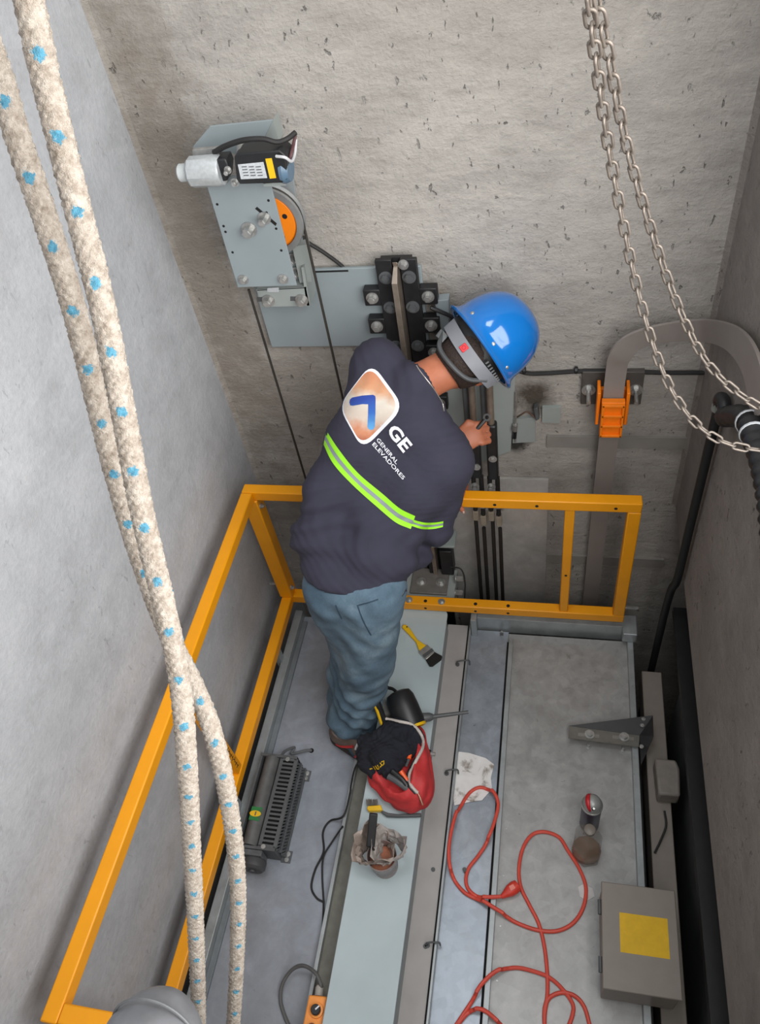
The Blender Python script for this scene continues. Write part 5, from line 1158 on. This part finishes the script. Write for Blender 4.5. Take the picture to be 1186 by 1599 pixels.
# --- sneakers
def sneaker(heel, toe, nm):
    t = obj; fdv = unit((toe - heel) * V(1, 1, 0)); sv = V(-fdv[1], fdv[0], 0); L = .265
    hp0 = V(heel[0], heel[1], 0); F = Field(hp0 - .2 + V(0, 0, .15), hp0 + fdv * L + .2, .005)
    F.cap(hp0 + fdv * .04 + V(0, 0, .05), hp0 + fdv * .15 + V(0, 0, .045), .040, .040, k=.03); F.ell(hp0 + fdv * .16 + V(0, 0, .040), (.062, .044, .036), np.array([fdv, sv, V(0, 0, 1)]).T, k=.03); F.cap(hp0 + fdv * .05 + V(0, 0, .07), hp0 + fdv * .06 + V(0, 0, .10), .042, .046, k=.03)
    F.cut(V(0, 0, .026), V(0, 0, -1)); F.cut(V(0, 0, .115), V(0, 0, 1)); v1, f1 = F.mesh()
    u = obj('shoe_upper', (v1, f1), mat('shoe_grey', sc(112, 98, 90), .7, var=.15), wk, smooth=180)
    F = Field(hp0 - .2 + V(0, 0, .18), hp0 + fdv * L + .2 - V(0, 0, .1), .005); F.cap(hp0 + fdv * .035 + V(0, 0, .015), hp0 + fdv * .17 + V(0, 0, .015), .044, .050, k=.02); F.cut(V(0, 0, .029), V(0, 0, 1)); F.cut(V(0, 0, .001), V(0, 0, -1)); v2, f2 = F.mesh()
    obj('shoe_sole', (v2, f2), mat('sole_dark', sc(56, 50, 46), .8), u, smooth=40)
    bt_ = BVHTree.FromPolygons([Vector(p) for p in v1], f1.tolist())
    for (x, z, ang, ln, m_) in ((.085, .055, .5, .09, 'r'), (.125, .045, -.75, .05, 'b'), (.15, .055, .9, .06, 'r'), (.19, .05, .4, .06, 'r')):
        for side in (-1, 1):
            P3 = []
            for q in np.linspace(-.5, .5, 7):
                o_ = hp0 + fdv * (x + q * ln * math.cos(ang)) + V(0, 0, max(.034, z + q * ln * math.sin(ang))) + sv * side * .12
                h_ = bt_.ray_cast(Vector(o_), Vector(-sv * side))
                if h_[0] is not None: P3.append(np.array(h_[0]) + sv * side * .0005)
            if len(P3) > 2: obj('shoe_stripe', MB().tube(P3, .0055, 6), mat('shoe_red', sc(196, 56, 58), .6) if m_ == 'r' else mat('shoe_teal', sc(46, 76, 92), .6), u)
    P3 = []
    for q in np.linspace(-1, 1, 9):
        h_ = bt_.ray_cast(Vector(hp0 + fdv * (.135) + sv * q * .036 + V(0, 0, .2)), Vector((0, 0, -1)))
        if h_[0] is not None: P3.append(np.array(h_[0]))
    if len(P3) > 2: obj('shoe_lace', MB().tube(P3, .004, 6), WHITE, u)
sneaker(on_z(521, 1141, .02), on_z(588, 1180, .02), 'a')
sneaker(V(ankB[0] - .03, ankB[1] - .03, 0), V(ankB[0] - .0, ankB[1] + .2, 0), 'b')

# ------------------------------------------------------------------ hard hat
hh = thing('hard_hat', BM, 'glossy blue hard hat with grey ratchet suspension worn by the worker', 'helmet')
BLUE = mat('blue_shell', sc(14, 110, 190), .12, var=.03, vscale=5, coat=.6)
ro, hgt = .128, .165
prof = [(.140, -.006), (.146, -.004), (.147, 0), (.142, .004), (.133, .012)] + [(ro * math.cos(t) ** .75, .014 + (hgt - .014) * math.sin(t) ** .9) for t in np.linspace(.06, math.pi / 2 - .02, 22)]
inn = [(r - .004, h_ - .003) for r, h_ in prof[::-1][1:-4]] + [(.128, -.004), (.138, -.0065)]
obj('shell', MB().lathe(BM, hdv, prof + inn, 56, xdir=fdir, sx=1.06, sy=.96, ring=True), BLUE, hh, smooth=60)
for px, py in ((737, 489), (770, 537), (791, 574)):
    # rivets on the shell skirt
    d = ray(px, py); ob = CAM - BM
    best = None
    for t in np.linspace(1.9, 2.6, 700):
        p = CAM + d * t - BM; h_ = p @ hdv; rad = math.hypot(p @ fdir / 1.06, p @ np.cross(hdv, fdir) / .96)
        rr_ = np.interp(h_, [q[1] for q in prof[4:]], [q[0] for q in prof[4:]])
        if h_ > .01 and rad < rr_: best = CAM + d * t; break
    if best is not None: nrm_ = unit(best - BM - hdv * ((best - BM) @ hdv) * .6); obj('rivet', MB().lathe(best, nrm_, [(.0055, -.002), (.0055, .001), (.003, .0025)], 12), STEEL, hh)
sdx = np.cross(hdv, fdir)
def arc(h0, r, a0, a1, n=20, dh=0.0, rx=1.0): return [BM + hdv * (h0 + dh * math.sin(math.pi * i / (n - 1))) + r * (-fdir * math.cos(a) * rx + sdx * math.sin(a)) for i, a in enumerate(np.linspace(a0, a1, n))]
GREY = mat('band_grey', sc(120, 122, 128), .5, var=.05); 
rb = obj('ratchet_band', ribbon(arc(-.018, .116, -1.2, 1.0, dh=-.012), arc(-.054, .112, -1.2, 1.0, dh=-.012), .003), GREY, hh, smooth=50)
for i in range(8):
    a = -1.1 + i * .09; p = BM - hdv * .022 + .119 * (-fdir * math.cos(a) + sdx * math.sin(a)); obj('band_tooth', MB().box(p + hdv * .002, (.004, .004, .010), np.array([sdx, fdir, hdv]).T), DARKG, rb, smooth=0)
obj('head_band', ribbon(arc(.0, .105, -2.2, 2.2, 30), arc(-.025, .101, -2.2, 2.2, 30), .002), BLACK, hh, smooth=50)
p = BM - hdv * .047 + .118 * (-fdir * math.cos(.12) + sdx * math.sin(.12)); nrm_ = unit(-fdir * math.cos(.12) + sdx * math.sin(.12)); w_ = np.cross(hdv, nrm_)
obj('red_tag', MB().box(p, (.019, .021, .004), np.array([w_, hdv, nrm_]).T), mat('red_tag_mat', sc(206, 44, 52), .5), hh, bevel=.002)
obj('tag_print', MB().lathe(p + nrm_ * .002, nrm_, [(.004, 0), (.006, 0), (.006, .0006), (.004, .0006)], 14, ring=True), mat('tag_print_mat', sc(160, 24, 34), .5), hh)
obj('nape_strap', MB().tube(catmull([BM - hdv * .045 + .112 * (-fdir * math.cos(-.9) + sdx * math.sin(-.9)), BM - hdv * .085 + .108 * (-fdir * math.cos(-.55) + sdx * math.sin(-.55)), BM - hdv * .100 + .106 * (-fdir * math.cos(0) + sdx * 0), BM - hdv * .096 + .104 * (-fdir * math.cos(.6) + sdx * math.sin(.6)), BM - hdv * .06 + .1 * (-fdir * math.cos(1.1) + sdx * math.sin(1.1))], 6), .0065, 8), mat('strap_grey', sc(72, 74, 76), .6), hh)
obj('chin_strap', ribbon(arc(-.060, .104, .75, 1.6, 12), arc(-.082, .098, .75, 1.6, 12), .002), mat('strap_pale', sc(132, 136, 138), .5), hh, smooth=50)
